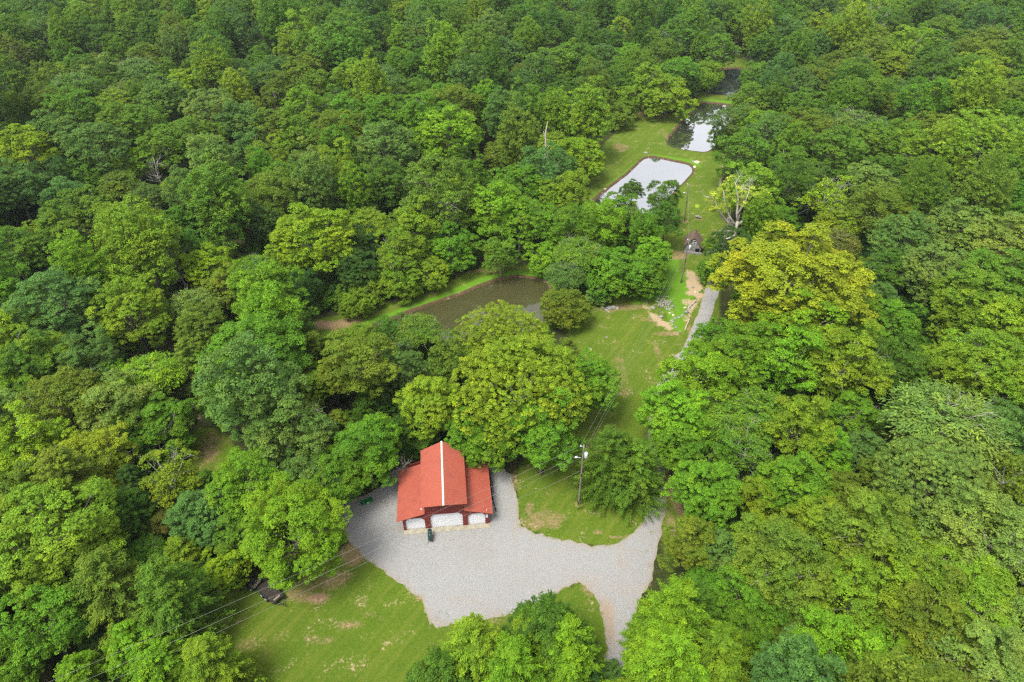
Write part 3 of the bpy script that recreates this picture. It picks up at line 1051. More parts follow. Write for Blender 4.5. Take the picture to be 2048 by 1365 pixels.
# ------------------------------------------------------------------ the woods: crown centre x, y and crown width in photo pixels, kind, colour
TREES = '''
28 75 62 T m;75 22 62 R m;110 42 60 R d;150 28 70 R m;190 62 60 R d;262 33 62 T y;300 45 58 R d;85 75 60 R b;135 88 52 T y;208 85 74 R d;275 78 52 R m;395 70 66 R v
455 40 56 T b;350 25 60 R o;482 78 52 R b;290 122 64 R o;355 105 62 T b;425 135 74 T y;475 188 60 T y;25 128 56 R o;64 108 48 R m;24 150 42 T b;50 168 62 W o;12 190 62 R y
125 172 84 R y;215 155 92 R p;165 148 56 R m;330 202 78 R b;365 172 58 R Y;270 180 66 R b;95 216 78 R o;152 226 86 R m;232 212 72 W y;238 248 74 R m;288 252 80 R m;422 228 98 R p
482 252 80 R b;310 228 56 R o;55 305 92 R Y;190 302 108 R b;110 275 76 R b;330 300 84 R m;395 288 92 R m;268 328 60 R l;425 338 90 T p;502 305 60 R b
530 20 60 R y;578 40 66 T m;625 42 60 R m;525 82 62 R k;582 102 56 T y;692 82 80 T m;727 118 56 R m;606 142 74 R o;557 186 62 R o;607 226 78 R v;632 176 64 R m;707 160 80 R y
765 60 60 R d;812 28 52 R y;844 70 72 T b;882 30 68 R m;912 74 58 T m;952 55 50 T y;982 76 68 T p;1008 112 68 R b;815 130 84 R v;875 130 64 R d;802 86 44 T Y;834 190 52 R m
784 190 64 R b;882 206 64 R v;937 165 80 T b;675 216 60 R m;762 240 106 R v;840 232 78 W b;672 270 90 R o;540 265 80 R o;592 272 66 R m;770 306 118 R b;895 275 118 R l;972 215 64 T l
1008 240 82 T b;537 332 68 R y;578 306 50 R y;622 335 60 R p;668 348 78 R y;720 345 60 R d
1090 45 82 R m;1042 45 52 R m;1134 55 60 R m;1099 86 62 R d;1180 80 52 R b;1202 26 66 T d;1275 32 80 T m;1334 48 42 T d;1382 56 58 T y;1225 86 60 R d;1300 88 60 R m;1360 88 58 R m
1125 132 84 R m;1162 138 58 R d;1064 142 44 T b;1085 162 44 T b;1046 172 54 R b;1200 122 68 R b;1256 125 44 R l;1316 132 58 R o;1275 150 54 R m;1370 146 54 L y;1414 147 50 L y
1438 106 56 R m;1380 178 34 T k;1290 168 58 R y;1332 200 88 L y;1397 166 46 L y;1230 182 50 R m;1243 212 58 L y;1131 196 60 R d;1176 232 96 T y;1112 245 58 T y;1235 235 50 L o;1045 228 82 T m
1147 324 92 L Y;1452 48 58 R m;1414 42 56 R b;1482 55 66 R m;1512 62 58 T y;1530 102 50 R d;1506 164 52 R m;1502 210 78 R m;1512 262 62 R l;1474 246 70 R b;1440 282 36 B m;1487 312 92 R m
1551 62 52 R d;1600 50 60 R m;1640 76 70 T y;1672 66 54 T y;1696 38 48 R y;1741 52 54 P m;1791 58 60 R d;1841 90 78 R v;1882 65 58 R m;1590 110 68 T m;1560 146 58 T b;1632 102 48 T b
1741 122 96 R o;1778 142 78 R y;1666 136 60 R o;1708 170 72 T d;1622 170 70 R o;1876 128 72 P m;1836 152 56 C d;1960 146 88 R y;1973 92 100 W o;2026 106 54 R b;1823 196 50 R b;1946 176 46 R b
1998 196 106 R o;1890 216 104 R y;1786 226 58 R o;1766 206 42 R l;1601 226 74 R m;1606 266 92 R o;1711 258 106 W b;1806 276 78 R m;1858 270 80 R o;2020 238 80 R v;1961 305 180 M y;1666 312 108 R m
1738 292 80 R m;1580 338 62 R m;1905 35 66 R b;1948 36 76 R m;1786 20 66 R y;1573 18 66 R d;1641 16 56 R b;2012 58 76 R m
32 382 88 R b;112 358 70 R k;176 366 54 R m;165 440 128 R m;105 402 34 R o;240 376 68 W o;297 402 60 R b;283 495 132 T y;25 505 84 R m;60 480 60 R y;100 512 60 R d;165 542 70 R y;230 560 50 R Y
357 450 52 R v;420 540 74 R Y;375 392 68 T b;437 412 120 T m;490 440 68 R b;115 618 148 R b;265 628 128 R y;390 622 88 W p;402 662 80 R o;38 660 84 R Y;545 640 110 T l;462 582 78 R o;502 525 58 W y
532 455 56 T b;575 378 78 R v;628 376 86 T b;712 386 70 T v;782 378 80 R d;822 385 36 R y;862 402 36 C k;910 406 66 R Y;990 425 112 R l;625 480 148 R Y;737 452 70 W y;724 502 58 R k;825 462 88 R y
800 512 78 R y;716 545 66 R k;905 505 88 L v;856 548 66 L y;795 566 76 L y;738 576 62 L o;716 610 56 L y;1000 508 60 R m;530 536 54 W y;607 577 60 R k;595 640 58 R m;835 662 84 W m;782 670 60 R d
725 682 60 R y;665 700 60 R d;690 600 40 B m
1035 378 88 R v;1040 442 80 R v;1095 402 60 R y;1145 402 60 R y;1264 382 36 R d;1326 412 56 R d;1235 430 62 R v;1262 442 40 C l;1330 452 58 R d;1290 472 62 T v;1200 456 80 R l;1155 466 80 R v
1085 452 70 R v;1098 520 66 L l;1160 508 88 W m;1230 548 100 L v;1305 518 58 R l;1283 556 80 L v;1130 552 68 W b;1196 592 38 B p;1130 622 78 L o;1464 500 70 R k;1424 492 28 B Y;1522 446 70 T v
1428 545 48 B v;1578 376 80 R d;1650 396 86 P Y;1735 376 88 R p;1755 426 106 R o;1813 416 62 R y;1853 393 58 R k;1916 382 54 C p;1910 458 110 R p;1560 442 60 R v;1675 450 76 W y;1675 490 72 W u;1800 487 90 R b
2010 492 138 R p;1990 565 134 R m;1786 542 76 R d;1870 550 112 R p;1750 536 50 R o;1580 560 250 R g;1786 648 76 R v;1936 606 110 R m;1898 668 60 R y;2000 660 118 R y;1600 660 164 R l;1712 672 62 R Y;1690 600 60 R o
25 700 80 R y;58 735 98 R d;116 728 88 R y;180 722 90 R b;15 782 68 R Y;58 792 60 R y;302 755 104 W l;232 762 50 R l;390 745 78 C o;505 788 162 T b;130 808 118 R o;222 820 112 R p;278 842 88 R m;336 850 88 R v
25 832 88 R p;62 905 122 R Y;138 880 60 R b;190 925 114 R g;275 905 60 R v;155 995 128 C o;270 982 80 C k;345 962 104 P y;425 985 58 C d;495 975 116 R l
635 712 68 C o;712 738 118 R o;805 738 76 R b;905 730 88 T o;632 768 74 R y;862 815 100 R y;575 865 136 R b;682 872 64 C o;757 882 80 T l;735 905 106 R v;800 868 60 C d;612 955 90 R b;678 950 98 R v
945 868 84 R v;978 898 82 R v;735 808 58 C d;540 1005 70 R y;1003 692 172 M y;1036 786 230 M y
1132 708 58 C o;1166 772 104 R v;1085 875 116 R v;1214 930 106 C d;1270 940 112 C m;1345 832 108 R l;1352 895 88 R v;1398 765 120 R l;1475 722 112 R v;1460 842 118 W m;1426 905 80 R v;1512 832 108 W m;1492 905 96 P m;1412 988 108 R v
1520 1002 80 R y;1425 676 66 R v;1398 722 54 R l;1575 722 120 R l;1685 738 128 R y;1735 705 60 R y;1600 862 108 R y;1700 832 80 R v;1790 738 100 R d;1890 742 92 R y;1975 738 128 R y;1885 850 186 W p
1730 907 70 R b;1655 907 80 R l;1860 975 182 M p;1762 952 70 R o;2010 952 110 P o;2020 836 62 R d;2036 882 52 R b;1590 978 110 R v;1672 992 72 R o;1772 1016 58 T Y
105 1082 214 R y;295 1106 68 W v;365 1112 82 C y;455 1135 66 R Y;225 1198 126 C o;350 1205 128 C m;95 1252 138 R v;195 1292 54 R k;275 1292 90 R l;330 1345 104 C l;430 1345 104 C y;165 1362 90 C l;35 1348 90 R v
15 1285 80 R d;272 1042 88 C d;340 1045 62 R u;40 1012 108 R o;592 1062 172 R l;480 1078 80 R m;558 1025 98 R y
1098 1278 140 C d;1060 1300 92 C y;1132 1312 118 C l;1025 1365 124 C l;948 1325 120 C y;885 1368 120 C d;1160 1345 56 R b;1222 1348 44 B b;1348 1252 132 C l;1312 1305 78 C y;1372 1240 108 C d;1342 1338 128 C l
1432 1318 118 C y;1250 1400 70 C y;1395 1378 88 C l;1462 1378 64 R p;1382 1092 84 R o;1452 1112 80 R b;1412 1160 56 R v;1482 1202 108 R v;1502 1152 68 R l;1502 1262 88 R v;1545 1102 108 R y
1562 1135 146 R o;1642 1072 118 R y;1732 1082 158 R o;1782 1162 148 R y;1862 1085 90 R Y;1790 1038 60 R y;1980 1082 168 R p;1922 1185 148 R y;2012 1255 128 R p;1842 1245 148 R o;1662 1322 146 R l;1592 1285 88 R o
1562 1348 80 B p;1762 1325 108 R v;1952 1335 148 R p;1572 1242 72 R d;1702 1205 128 R y
'''
ROWS = []
for part in TREES.replace('\n', ';').split(';'):
    part = part.split()
    if len(part) == 5:
        ROWS.append((float(part[0]), float(part[1]), float(part[2]), part[3], part[4]))
SPECIAL = {
    (1580, 560): 'huge golden-yellow domed tree above the right end of the lane', (1036, 786): 'largest domed yellow-green tree with fresh tips just behind the barn',
    (1003, 692): 'domed yellow-green tree between the brown pond and the largest dome', (505, 788): 'big tall blue-green tree left of the pond-side woods',
    (1885, 850): 'wide wispy pale tree with grey twigs on the right slope', (1860, 975): 'huge pale sage dome below the wide wispy tree',
    (1961, 305): 'very broad yellow-green dome near the right edge, upper quarter', (283, 495): 'tall pale yellow-green tree standing out in the left woods',
    (625, 480): 'broad yellow tree with pale inner limbs above the pond track', (1270, 940): 'full green feathery cedar between utility pole and gravel lane',
    (1214, 930): 'dark feathery cedar right behind the tall utility pole', (1147, 324): 'bright yellow tree right of the dead snag by the grass',
    (895, 275): 'lime tree rising high above the middle woods', (545, 640): 'bright lime tree at the left end of the pond track',
    (592, 1062): 'big lime-green tree beside the black trailer', (455, 1135): 'small glowing yellow tree left of the black trailer',
    (302, 755): 'light lime feathery tree with brown ground behind it', (1662, 1322): 'bright lime tree on the bottom edge, right of centre',
    (1130, 622): 'olive bush-like tree between brown pond and middle lawn', (302, 755): 'bright lime spreading tree left of the dark olive cedar',
}
n_t = sum(1 for r in ROWS if r[3] != 'C')
ROWS.sort(key=lambda r: -r[2])
FARROWS = []
cnt = 0
for (cx, cy, w, kd, cl) in ROWS:
    if kd != 'C':
        cnt += 1
        if cnt > 290:
            FARROWS.append((cx, cy, w, kd, cl)); continue
    tree_px(cx, cy, w * ((1.42 if cy < 1180 else 1.62) if kd == 'C' else (1.16 if cy < 260 else 1.26)), kd, cl, SPECIAL.get((int(cx), int(cy))))

# ---- everything beyond the counted trees: one mass of woodland, and the undergrowth below it
stuff = []      # x, y, z, R, kind index, colour


def far_add(x, y, R, kd, cl, jit=0.14):
    b = PAL[cl]; j = 1 + PRNG.uniform(-jit, jit); h = PRNG.uniform(-jit, jit)
    stuff.append((x, y, float(terrain(x, y)), R, PRNG.randrange(10 ** 6), kd, (b[0] * j * (1 + h), b[1] * j, b[2] * j * (1 - h))))
    placed.append((x, y, R))


for (cx, cy, w, kd, cl) in FARROWS:
    R = w / 2 / FOC * 200
    for _ in range(12):
        p = at(cx, cy, HC[kd] * R * squash(R)); R = w * 1.24 / 2 / FOC * project(p)[2]
    far_add(p[0], p[1], R, kd, cl)

OPENPX = [np.array(p, float) for p in LAWNS + [YARD] + list(PX.values())]
OPENPX += [np.array(p, float) for p in ([(780, 890), (1000, 890), (1000, 1070), (780, 1070)], [(1340, 440), (1420, 440), (1420, 600), (1340, 600)],
                                        [(470, 1130), (600, 1130), (600, 1230), (470, 1230)], [(1290, 580), (1440, 580), (1440, 740), (1290, 740)])]
OPENW = LAWNW + list(PW.values()) + [P2(YARD)]
LANEW = [tuple(q) for q in P2(LANE)]


def hides(x, y, R, kd='R'):
    z = float(terrain(x, y))
    pts = []
    cx, cy, dz = project((x, y, z + HC[kd] * R * squash(R)))
    r = R * FOC / dz * 0.72
    X = np.array([cx] + [cx + r * math.cos(a) for a in (0, 1.05, 2.1, 3.14, 4.2, 5.25)])
    Y = np.array([cy] + [cy + r * math.sin(a) * 0.9 for a in (0, 1.05, 2.1, 3.14, 4.2, 5.25)])
    for p in OPENPX:
        if inside(X, Y, p).any(): return True
    return False


def open_ground(x, y, margin=0.0):
    X = np.array([x, x + margin, x - margin, x, x]); Y = np.array([y, y, y, y + margin, y - margin])
    for p in OPENW:
        if inside(X, Y, p).any(): return True
    return float(seg_dist(np.array([x]), np.array([y]), LANEW)[0]) < 3.0 + margin


ZONE = lambda px, py: ('mmdbRvoy' if py < 350 else ('yvmoylb' if px < 700 else 'vmydob'))
cand = []
yy = 26.0
while yy < 475:
    hw = 0.75 * (yy * 0.8 + 48) + 30
    sp = 7.5 if yy < 150 else 8.6
    xx = -hw
    while xx < hw:
        cand.append((xx + PRNG.uniform(-2.6, 2.6), yy + PRNG.uniform(-2.6, 2.6)))
        xx += sp
    yy += sp
PRNG.shuffle(cand)
pa = [tuple(q) for q in placed]
grid = {}


def gput(x, y, R): grid.setdefault((int(x // 12), int(y // 12)), []).append((x, y, R))


for q in pa: gput(*q)


def near(x, y, R, f):
    i, j = int(x // 12), int(y // 12)
    for a in (-1, 0, 1):
        for b_ in (-1, 0, 1):
            for (u, v, r) in grid.get((i + a, j + b_), ()):
                if math.hypot(u - x, v - y) < f * (R + r): return True
    return False


for (x, y) in cand:
    R = PRNG.choice([PRNG.uniform(3.4, 5), PRNG.uniform(5, 8.2)])
    px, py, _ = project((x, y, 10))
    if near(x, y, R, 0.60) or open_ground(x, y, 2.0) or hides(x, y, R): continue
    pal = ZONE(px, py).replace('R', '')
    cl = PRNG.choice(pal); kd = PRNG.choice('RRRRTTRW') if py < 600 else PRNG.choice('RRRRT')
    far_add(x, y, R, kd, cl); gput(x, y, R)

under = []
uy = 28.0
while uy < 330:
    hw = 0.75 * (uy * 0.8 + 48) + 14
    sp = 2.9 if uy < 170 else 4.6
    ux = -hw
    while ux < hw:
        x = ux + PRNG.uniform(-1.4, 1.4); y = uy + PRNG.uniform(-1.4, 1.4)
        ux += sp
        if PRNG.random() < 0.25 or open_ground(x, y, 1.6): continue
        if -70 < x < 110 and near(x, y, 0.2, 0.0): continue
        c = PAL[PRNG.choice('ddmvkko')]; j = PRNG.uniform(.8, 1.1)
        under.append((x, y, float(terrain(x, y)), PRNG.uniform(0.9, 2.3), PRNG.randrange(10 ** 6), 'B', tuple(q * j for q in c)))
    uy += sp


def gn_mass(name, items, protos, label, sink=0.0):
    """one object: every point carries a crown (and trunk) of its kind"""
    kinds = []
    for k_ in protos:
        for m in range(len(PROTO[k_])): kinds.append((k_, m))
    idx = {k_: [i for i, q in enumerate(kinds) if q[0] == k_] for k_ in protos}
    me = bpy.data.meshes.new(name)
    me.vertices.add(len(items))
    me.vertices.foreach_set('co', np.array([(q[0], q[1], q[2] - sink) for q in items], np.float32).ravel())
    a = me.attributes.new('pick', 'INT', 'POINT'); a.data.foreach_set('value', np.array([idx[q[5]][q[4] % len(idx[q[5]])] for q in items], np.int32))
    a = me.attributes.new('size', 'FLOAT_VECTOR', 'POINT'); a.data.foreach_set('vector', np.array([(q[3], q[3], q[3] * squash(q[3]) * (0.86 + 0.4 * ((q[4] // 7) % 100) / 100)) for q in items], np.float32).ravel())
    a = me.attributes.new('turn', 'FLOAT_VECTOR', 'POINT'); a.data.foreach_set('vector', np.array([(0, 0, q[4] % 628 / 100) for q in items], np.float32).ravel())
    a = me.attributes.new('col', 'FLOAT_VECTOR', 'POINT'); a.data.foreach_set('vector', np.array([q[6] for q in items], np.float32).ravel())
    me.materials.append(M_LEAF_FAR)
    o = bpy.data.objects.new(name, me); col.objects.link(o)
    g = bpy.data.node_groups.new(name, 'GeometryNodeTree')
    g.interface.new_socket('Geometry', in_out='INPUT', socket_type='NodeSocketGeometry')
    g.interface.new_socket('Geometry', in_out='OUTPUT', socket_type='NodeSocketGeometry')
    N = g.nodes; K = g.links
    gi = N.new('NodeGroupInput'); go = N.new('NodeGroupOutput')
    jn = N.new('GeometryNodeJoinGeometry')
    # last-linked joins first, so link in reverse to keep the order of the kinds
    for (k_, m) in reversed(kinds):
        me_, tr_ = PROTO[k_][m]
        oc = CROWN_OBJ[(k_, m)]; ot = TRUNK_OBJ[(k_, m)]
        ic = N.new('GeometryNodeObjectInfo'); ic.inputs['Object'].default_value = oc; ic.transform_space = 'ORIGINAL'
        it = N.new('GeometryNodeObjectInfo'); it.inputs['Object'].default_value = ot; it.transform_space = 'ORIGINAL'
        sm_ = N.new('GeometryNodeSetMaterial'); sm_.inputs['Material'].default_value = M_LEAF_FAR
        tf = N.new('GeometryNodeTransform'); tf.inputs['Translation'].default_value = (0, 0, HC[k_])
        K.new(ic.outputs['Geometry'], sm_.inputs['Geometry']); K.new(sm_.outputs[0], tf.inputs['Geometry'])
        j2 = N.new('GeometryNodeJoinGeometry')
        K.new(tf.outputs[0], j2.inputs[0]); K.new(it.outputs['Geometry'], j2.inputs[0])
        gt = N.new('GeometryNodeGeometryToInstance')
        K.new(j2.outputs[0], gt.inputs[0]); K.new(gt.outputs[0], jn.inputs[0])
    ip = N.new('GeometryNodeInstanceOnPoints')

    def named(nm, typ):
        q = N.new('GeometryNodeInputNamedAttribute'); q.data_type = typ; q.inputs['Name'].default_value = nm
        return q.outputs['Attribute']
    K.new(gi.outputs[0], ip.inputs['Points'])
    K.new(jn.outputs[0], ip.inputs['Instance'])
    ip.inputs['Pick Instance'].default_value = True
    K.new(named('pick', 'INT'), ip.inputs['Instance Index'])
    er = N.new('FunctionNodeEulerToRotation'); K.new(named('turn', 'FLOAT_VECTOR'), er.inputs[0]); K.new(er.outputs[0], ip.inputs['Rotation'])
    K.new(named('size', 'FLOAT_VECTOR'), ip.inputs['Scale'])
    K.new(ip.outputs[0], go.inputs[0])
    md = o.modifiers.new('woods', 'NODES'); md.node_group = g
    tag(o, label, None, None, 'stuff')
    return o


# first object using each crown / trunk mesh serves as the source
CROWN_OBJ, TRUNK_OBJ = {}, {}
by_mesh = {}
for o in col.objects:
    if o.type == 'MESH' and o.data.name not in by_mesh: by_mesh[o.data.name] = o
for k_ in PROTO:
    for m, (a, b) in enumerate(PROTO[k_]):
        if a.name not in by_mesh:                 # a low bush of this kind stands in the woods too
            e = put_tree(k_, 'd', -40 - 7 * m, 150 + 5 * m, 2.0, proto=m)
            for c in e.children: by_mesh[c.data.name] = c
        CROWN_OBJ[(k_, m)] = by_mesh[a.name]; TRUNK_OBJ[(k_, m)] = by_mesh[b.name]
gn_mass('distant_woods', stuff, ['R', 'T', 'W', 'C', 'P', 'B', 'M', 'L'], 'mass of mixed green woodland filling the hills behind')
gn_mass('undergrowth', under, ['B'], 'dark green undergrowth filling the gaps below the trees', 0.4)
print('individual trees', len([o for o in col.objects if o.get('category') in ('tree', 'cedar')]), 'mass', len(stuff), 'under', len(under))

# ------------------------------------------------------------------ the barn
A0 = at(808, 1062); A1 = at(979, 1047.5)
ex = (A1 - A0)[:2]; BW = float(np.hypot(*ex)); yaw = math.atan2(ex[1], ex[0])
barn = empty('red_barn', (A0[0], A0[1], 0), yaw)
tag(barn, 'red metal barn with raised centre roof, cream ridge strip and three white garage doors', 'barn')
# local frame: x along the front, y away from the camera
k = BW / 171.0
XL, XR = 45 * k, 122 * k                  # inner corners of the tall middle bay
D_, HE, HI, HO = 9.6, 5.0, 3.75, 2.75
HEc = 5.5; RISE = 1.1


def corrug(p00, p10, p01, p11, n, amp, thick=0.05):
    """ribbed metal sheet: p00->p10 runs along the ribs' row, p00->p01 runs along each rib"""
    p00, p10, p01, p11 = map(Vector, (p00, p10, p01, p11))
    nn = (p10 - p00).cross(p01 - p00).normalized()
    if nn.z < 0: nn = -nn
    vs_, fs_ = [], []
    prof = []
    for i in range(n):
        for t, h in ((0.0, 0), (0.62, 0), (0.74, 1), (0.88, 1)):
            prof.append(((i + t) / n, h))
    prof.append((1.0, 0))
    for t, h in prof:
        a = p00.lerp(p10, t) + nn * amp * h; b = p01.lerp(p11, t) + nn * amp * h
        vs_ += [a, b]
    for i in range(len(prof) - 1):
        fs_.append((2 * i, 2 * i + 2, 2 * i + 3, 2 * i + 1))
    mb = MB(); mb.add(vs_, fs_)
    c = [p00 - nn * 0.004, p10 - nn * 0.004, p11 - nn * 0.004, p01 - nn * 0.004]
    lo = [q - nn * thick for q in c]
    mb.add(c + lo, [(4, 5, 6, 7), (0, 1, 5, 4), (1, 2, 6, 5), (2, 3, 7, 6), (3, 0, 4, 7)])
    return mb


mid = (XL + XR) / 2
ov = 0.45
# walls: front built as posts, headers and corner braces round the door openings
doors = [(5 * k, 43 * k, 2.45), (54 * k, 118 * k, 2.95), (128 * k, 163 * k, 2.45)]
fw = MB()
T = 0.22


def lean_h(x):
    if x < XL: return HO + (HI - HO) * x / XL
    if x > XR: return HO + (HI - HO) * (BW - x) / (BW - XR)
    return HI


edges = [0] + [e for d in doors for e in d[:2]] + [BW]
for i in range(0, 8, 2):                                   # posts
    a, b = edges[i], edges[i + 1]
    pa, pb = a + (0 if i == 0 else 0), b
    top = [lean_h(pa), lean_h(pb)]
    xs_ = [pa] + [x for x in (XL, XR) if pa < x < pb] + [pb]
    poly = [(x, 0) for x in (pa, pb)] + [(x, lean_h(x) - 0.02) for x in xs_[::-1]]
    fw.prism(poly, 'y', 0, T)
for (a, b, h) in doors:                                    # header over each door with clipped corners
    c = 0.5
    poly = [(a, h - c), (a + c, h), (b - c, h), (b, h - c), (b, lean_h(b) - 0.02), (a, lean_h(a) - 0.02)]
    fw.prism(poly[::-1], 'y', 0.001, T - 0.001)
# middle gable above
fw.prism([(XL, HI - 0.02), (XR, HI - 0.02), (XR, HEc - 0.05), (mid, HEc + RISE - 0.08), (XL, HEc - 0.05)], 'y', 0.0015, T - 0.002)
x = XL + 0.1
while x < XR - 0.05:                                       # vertical siding ribs
    fw.box((x, -0.025, 3.05), (x + 0.05, 0.001, HEc - 0.12))
    x += 0.29
fw.box((XL + 0.02, -0.05, 3.0), (XR - 0.02, -0.026, 3.12))
fw.build('front_wall', M_RED, barn)
sw = MB()
sw.prism([(T, 0), (D_, 0), (D_, HO - 0.05), (T, HO - 0.05)], 'x', 0, 0.15)
sw.prism([(T, 0), (D_, 0), (D_, HO - 0.05), (T, HO - 0.05)], 'x', BW - 0.15, BW)
sw.prism([(T, HI - 0.4), (D_, HI - 0.4), (D_, HEc - 0.05), (T, HEc - 0.05)], 'x', XL, XL + 0.15)
sw.prism([(T, HI - 0.4), (D_, HI - 0.4), (D_, HEc - 0.05), (T, HEc - 0.05)], 'x', XR - 0.15, XR)
y = T + 0.2
while y < D_:
    sw.box((-0.03, y, 0), (-0.001, y + 0.05, HO - 0.1)); sw.box((BW + 0.001, y, 0), (BW + 0.03, y + 0.05, HO - 0.1))
    y += 0.3
sw.build('side_wall', M_RED, barn)
bw = MB()
bw.prism([(0.15, 0), (BW - 0.15, 0), (BW - 0.15, HO - 0.05), (XR, HI - 0.1), (XR, HEc - 0.05), (mid, HEc + RISE - 0.08), (XL, HEc - 0.05), (XL, HI - 0.1), (0.15, HO - 0.05)], 'y', D_ + 0.001, D_ + 0.15)
bw.build('back_wall', M_RED, barn)
for (a, b, h) in doors:
    mb = MB()
    c = 0.5
    mb.prism([(a, 0.02), (b, 0.02), (b, h - c), (b - c, h), (a + c, h), (a, h - c)][::1], 'y', T + 0.003, T + 0.06)
    dr = mb.build('garage_door', M_WHITE, barn)
    pn = MB()
    for j in range(1, 5):
        pn.box((a + 0.03, T - 0.018, h * j / 5 - 0.018), (b - 0.03, T + 0.001, h * j / 5 + 0.018))
    pn.build('panel_joint', simple('door_joint_grey', (0.5, 0.5, 0.52), 0.6, 0, 0.3, 0.05, 1) if a < 1 else bpy.data.materials['door_joint_grey'], dr)
# roofs
prow = 1.0
L0, L1 = -0.55, D_ + 0.45
rl = MB()
for side in (-1, 1):
    xe = XL - ov if side < 0 else XR + ov
    ze = HEc - ov * RISE / (mid - XL)
    m1 = corrug((xe, L0, ze), (xe, L1, ze), (mid, L0 - prow, HEc + RISE), (mid, L1 + 0.35, HEc + RISE), 30, 0.055)
    rl.add(m1.v, m1.f)
rl.build('roof', M_ROOF, barn)
for side in (-1, 1):
    mbx = MB()
    if side < 0:
        m1 = corrug((-0.75, L0 + 0.15, HO - 0.24), (-0.75, L1 - 1.0, HO - 0.24), (XL, L0 + 0.15, HI), (XL, L1 - 1.0, HI), 26, 0.055)
    else:
        m1 = corrug((BW + 0.5, L0 + 0.15, HO - 0.16), (BW + 0.5, L1 - 0.3, HO - 0.16), (XR, L0 + 0.15, HI), (XR, L1 - 0.3, HI), 28, 0.055)
    mbx.add(m1.v, m1.f)
    mbx.build('lean_to_roof', M_ROOF, barn)
rc = MB()
s = RISE / (mid - XL)
w = 0.14
rc.add([(mid - w, L0 - prow - 0.02, HEc + RISE - w * s + 0.07), (mid, L0 - prow - 0.02, HEc + RISE + 0.09), (mid + w, L0 - prow - 0.02, HEc + RISE - w * s + 0.07),
        (mid - w, L1 + 0.37, HEc + RISE - w * s + 0.07), (mid, L1 + 0.37, HEc + RISE + 0.09), (mid + w, L1 + 0.37, HEc + RISE - w * s + 0.07)],
       [(0, 1, 4, 3), (1, 2, 5, 4)])
rc.add([(mid - w, L0 - prow - 0.02, HEc + RISE - w * s + 0.02), (mid + w, L0 - prow - 0.02, HEc + RISE - w * s + 0.02), (mid + w, L1 + 0.37, HEc + RISE - w * s + 0.02), (mid - w, L1 + 0.37, HEc + RISE - w * s + 0.02)], [(0, 3, 2, 1)])
rc.build('ridge_cap', M_RIDGE, barn)
mb = MB()
mb.box((BW - 0.5, -0.16, 1.5), (BW - 0.18, -0.003, 2.1)); mb.tube([(BW - 0.34, -0.08, 2.1), (BW - 0.34, -0.08, 3.3)], 0.035)
mb.build('meter_box', M_GALV, barn)
for (x, yy, zz) in ((XL - ov + 0.1, L0 - 0.05, HEc - 0.55), ):
    mb = MB(); mb.tube([(x, yy, zz + 0.3), (x, yy - 0.15, zz + 0.1)], [0.05, 0.12]); mb.build('flood_light', M_GALV, barn)
mb = MB()
mb.box((0.0, -0.75, 0.0), (BW + 0.1, 0.1, 0.075)); ap = mb.build('concrete_apron', M_CONC, barn)


def bar(P):
    """barn-local to world"""
    c, s_ = math.cos(yaw), math.sin(yaw)
    return Vector((A0[0] + P[0] * c - P[1] * s_, A0[1] + P[0] * s_ + P[1] * c, P[2]))


# ------------------------------------------------------------------ smoker on the gravel
p0, p1 = at(860.5, 1067), at(861, 1089)
sm = empty('barrel_smoker', ((p0[0] + p1[0]) / 2, (p0[1] + p1[1]) / 2, 0.03), math.atan2(p0[1] - p1[1], p0[0] - p1[0]))
tag(sm, 'dark green-black barrel smoker standing on the gravel before the barn', 'smoker')
mb = MB()
mb.tube([(-0.35, 0, 0.85), (-0.33, 0, 0.85), (-0.28, 0, 0.85), (0.78, 0, 0.85), (0.84, 0, 0.85), (0.88, 0, 0.85)], [0.2, 0.28, 0.32, 0.32, 0.27, 0.15], 20)
mb.build('barrel', M_SMOKE, sm)
mb = MB(); mb.box((-0.75, -0.24, 0.5), (-0.36, 0.24, 0.95)); mb.box((-0.77, -0.26, 0.95), (-0.35, 0.26, 0.98)); mb.build('firebox', M_SMOKE, sm)
mb = MB(); mb.tube([(0.62, 0.06, 1.1), (0.62, 0.06, 1.6)], 0.055, 10); mb.tube([(0.62, .06, 1.6), (0.62, .06, 1.64)], [0.09, 0.02], 10); mb.build('chimney', M_BLACK, sm)
mb = MB(); mb.tube([(-0.1, -0.32, 1.05), (-0.1, -0.42, 1.08), (0.5, -0.42, 1.08), (0.5, -0.32, 1.05)], 0.02, 6); mb.build('handle', M_GALV, sm)
for sx, sy in ((-0.55, 1), (-0.55, -1), (0.6, 1), (0.6, -1)):
    mb = MB(); mb.tube([(sx, 0.2 * sy, 0.7), (sx + (-0.22 if sx < 0 else 0.1), 0.36 * sy, 0.0)], 0.028, 6); mb.build('leg', M_BLACK, sm)
mb = MB(); mb.box((-0.5, -0.26, 0.28), (0.6, 0.26, 0.31)); mb.build('shelf', M_BLACK, sm)

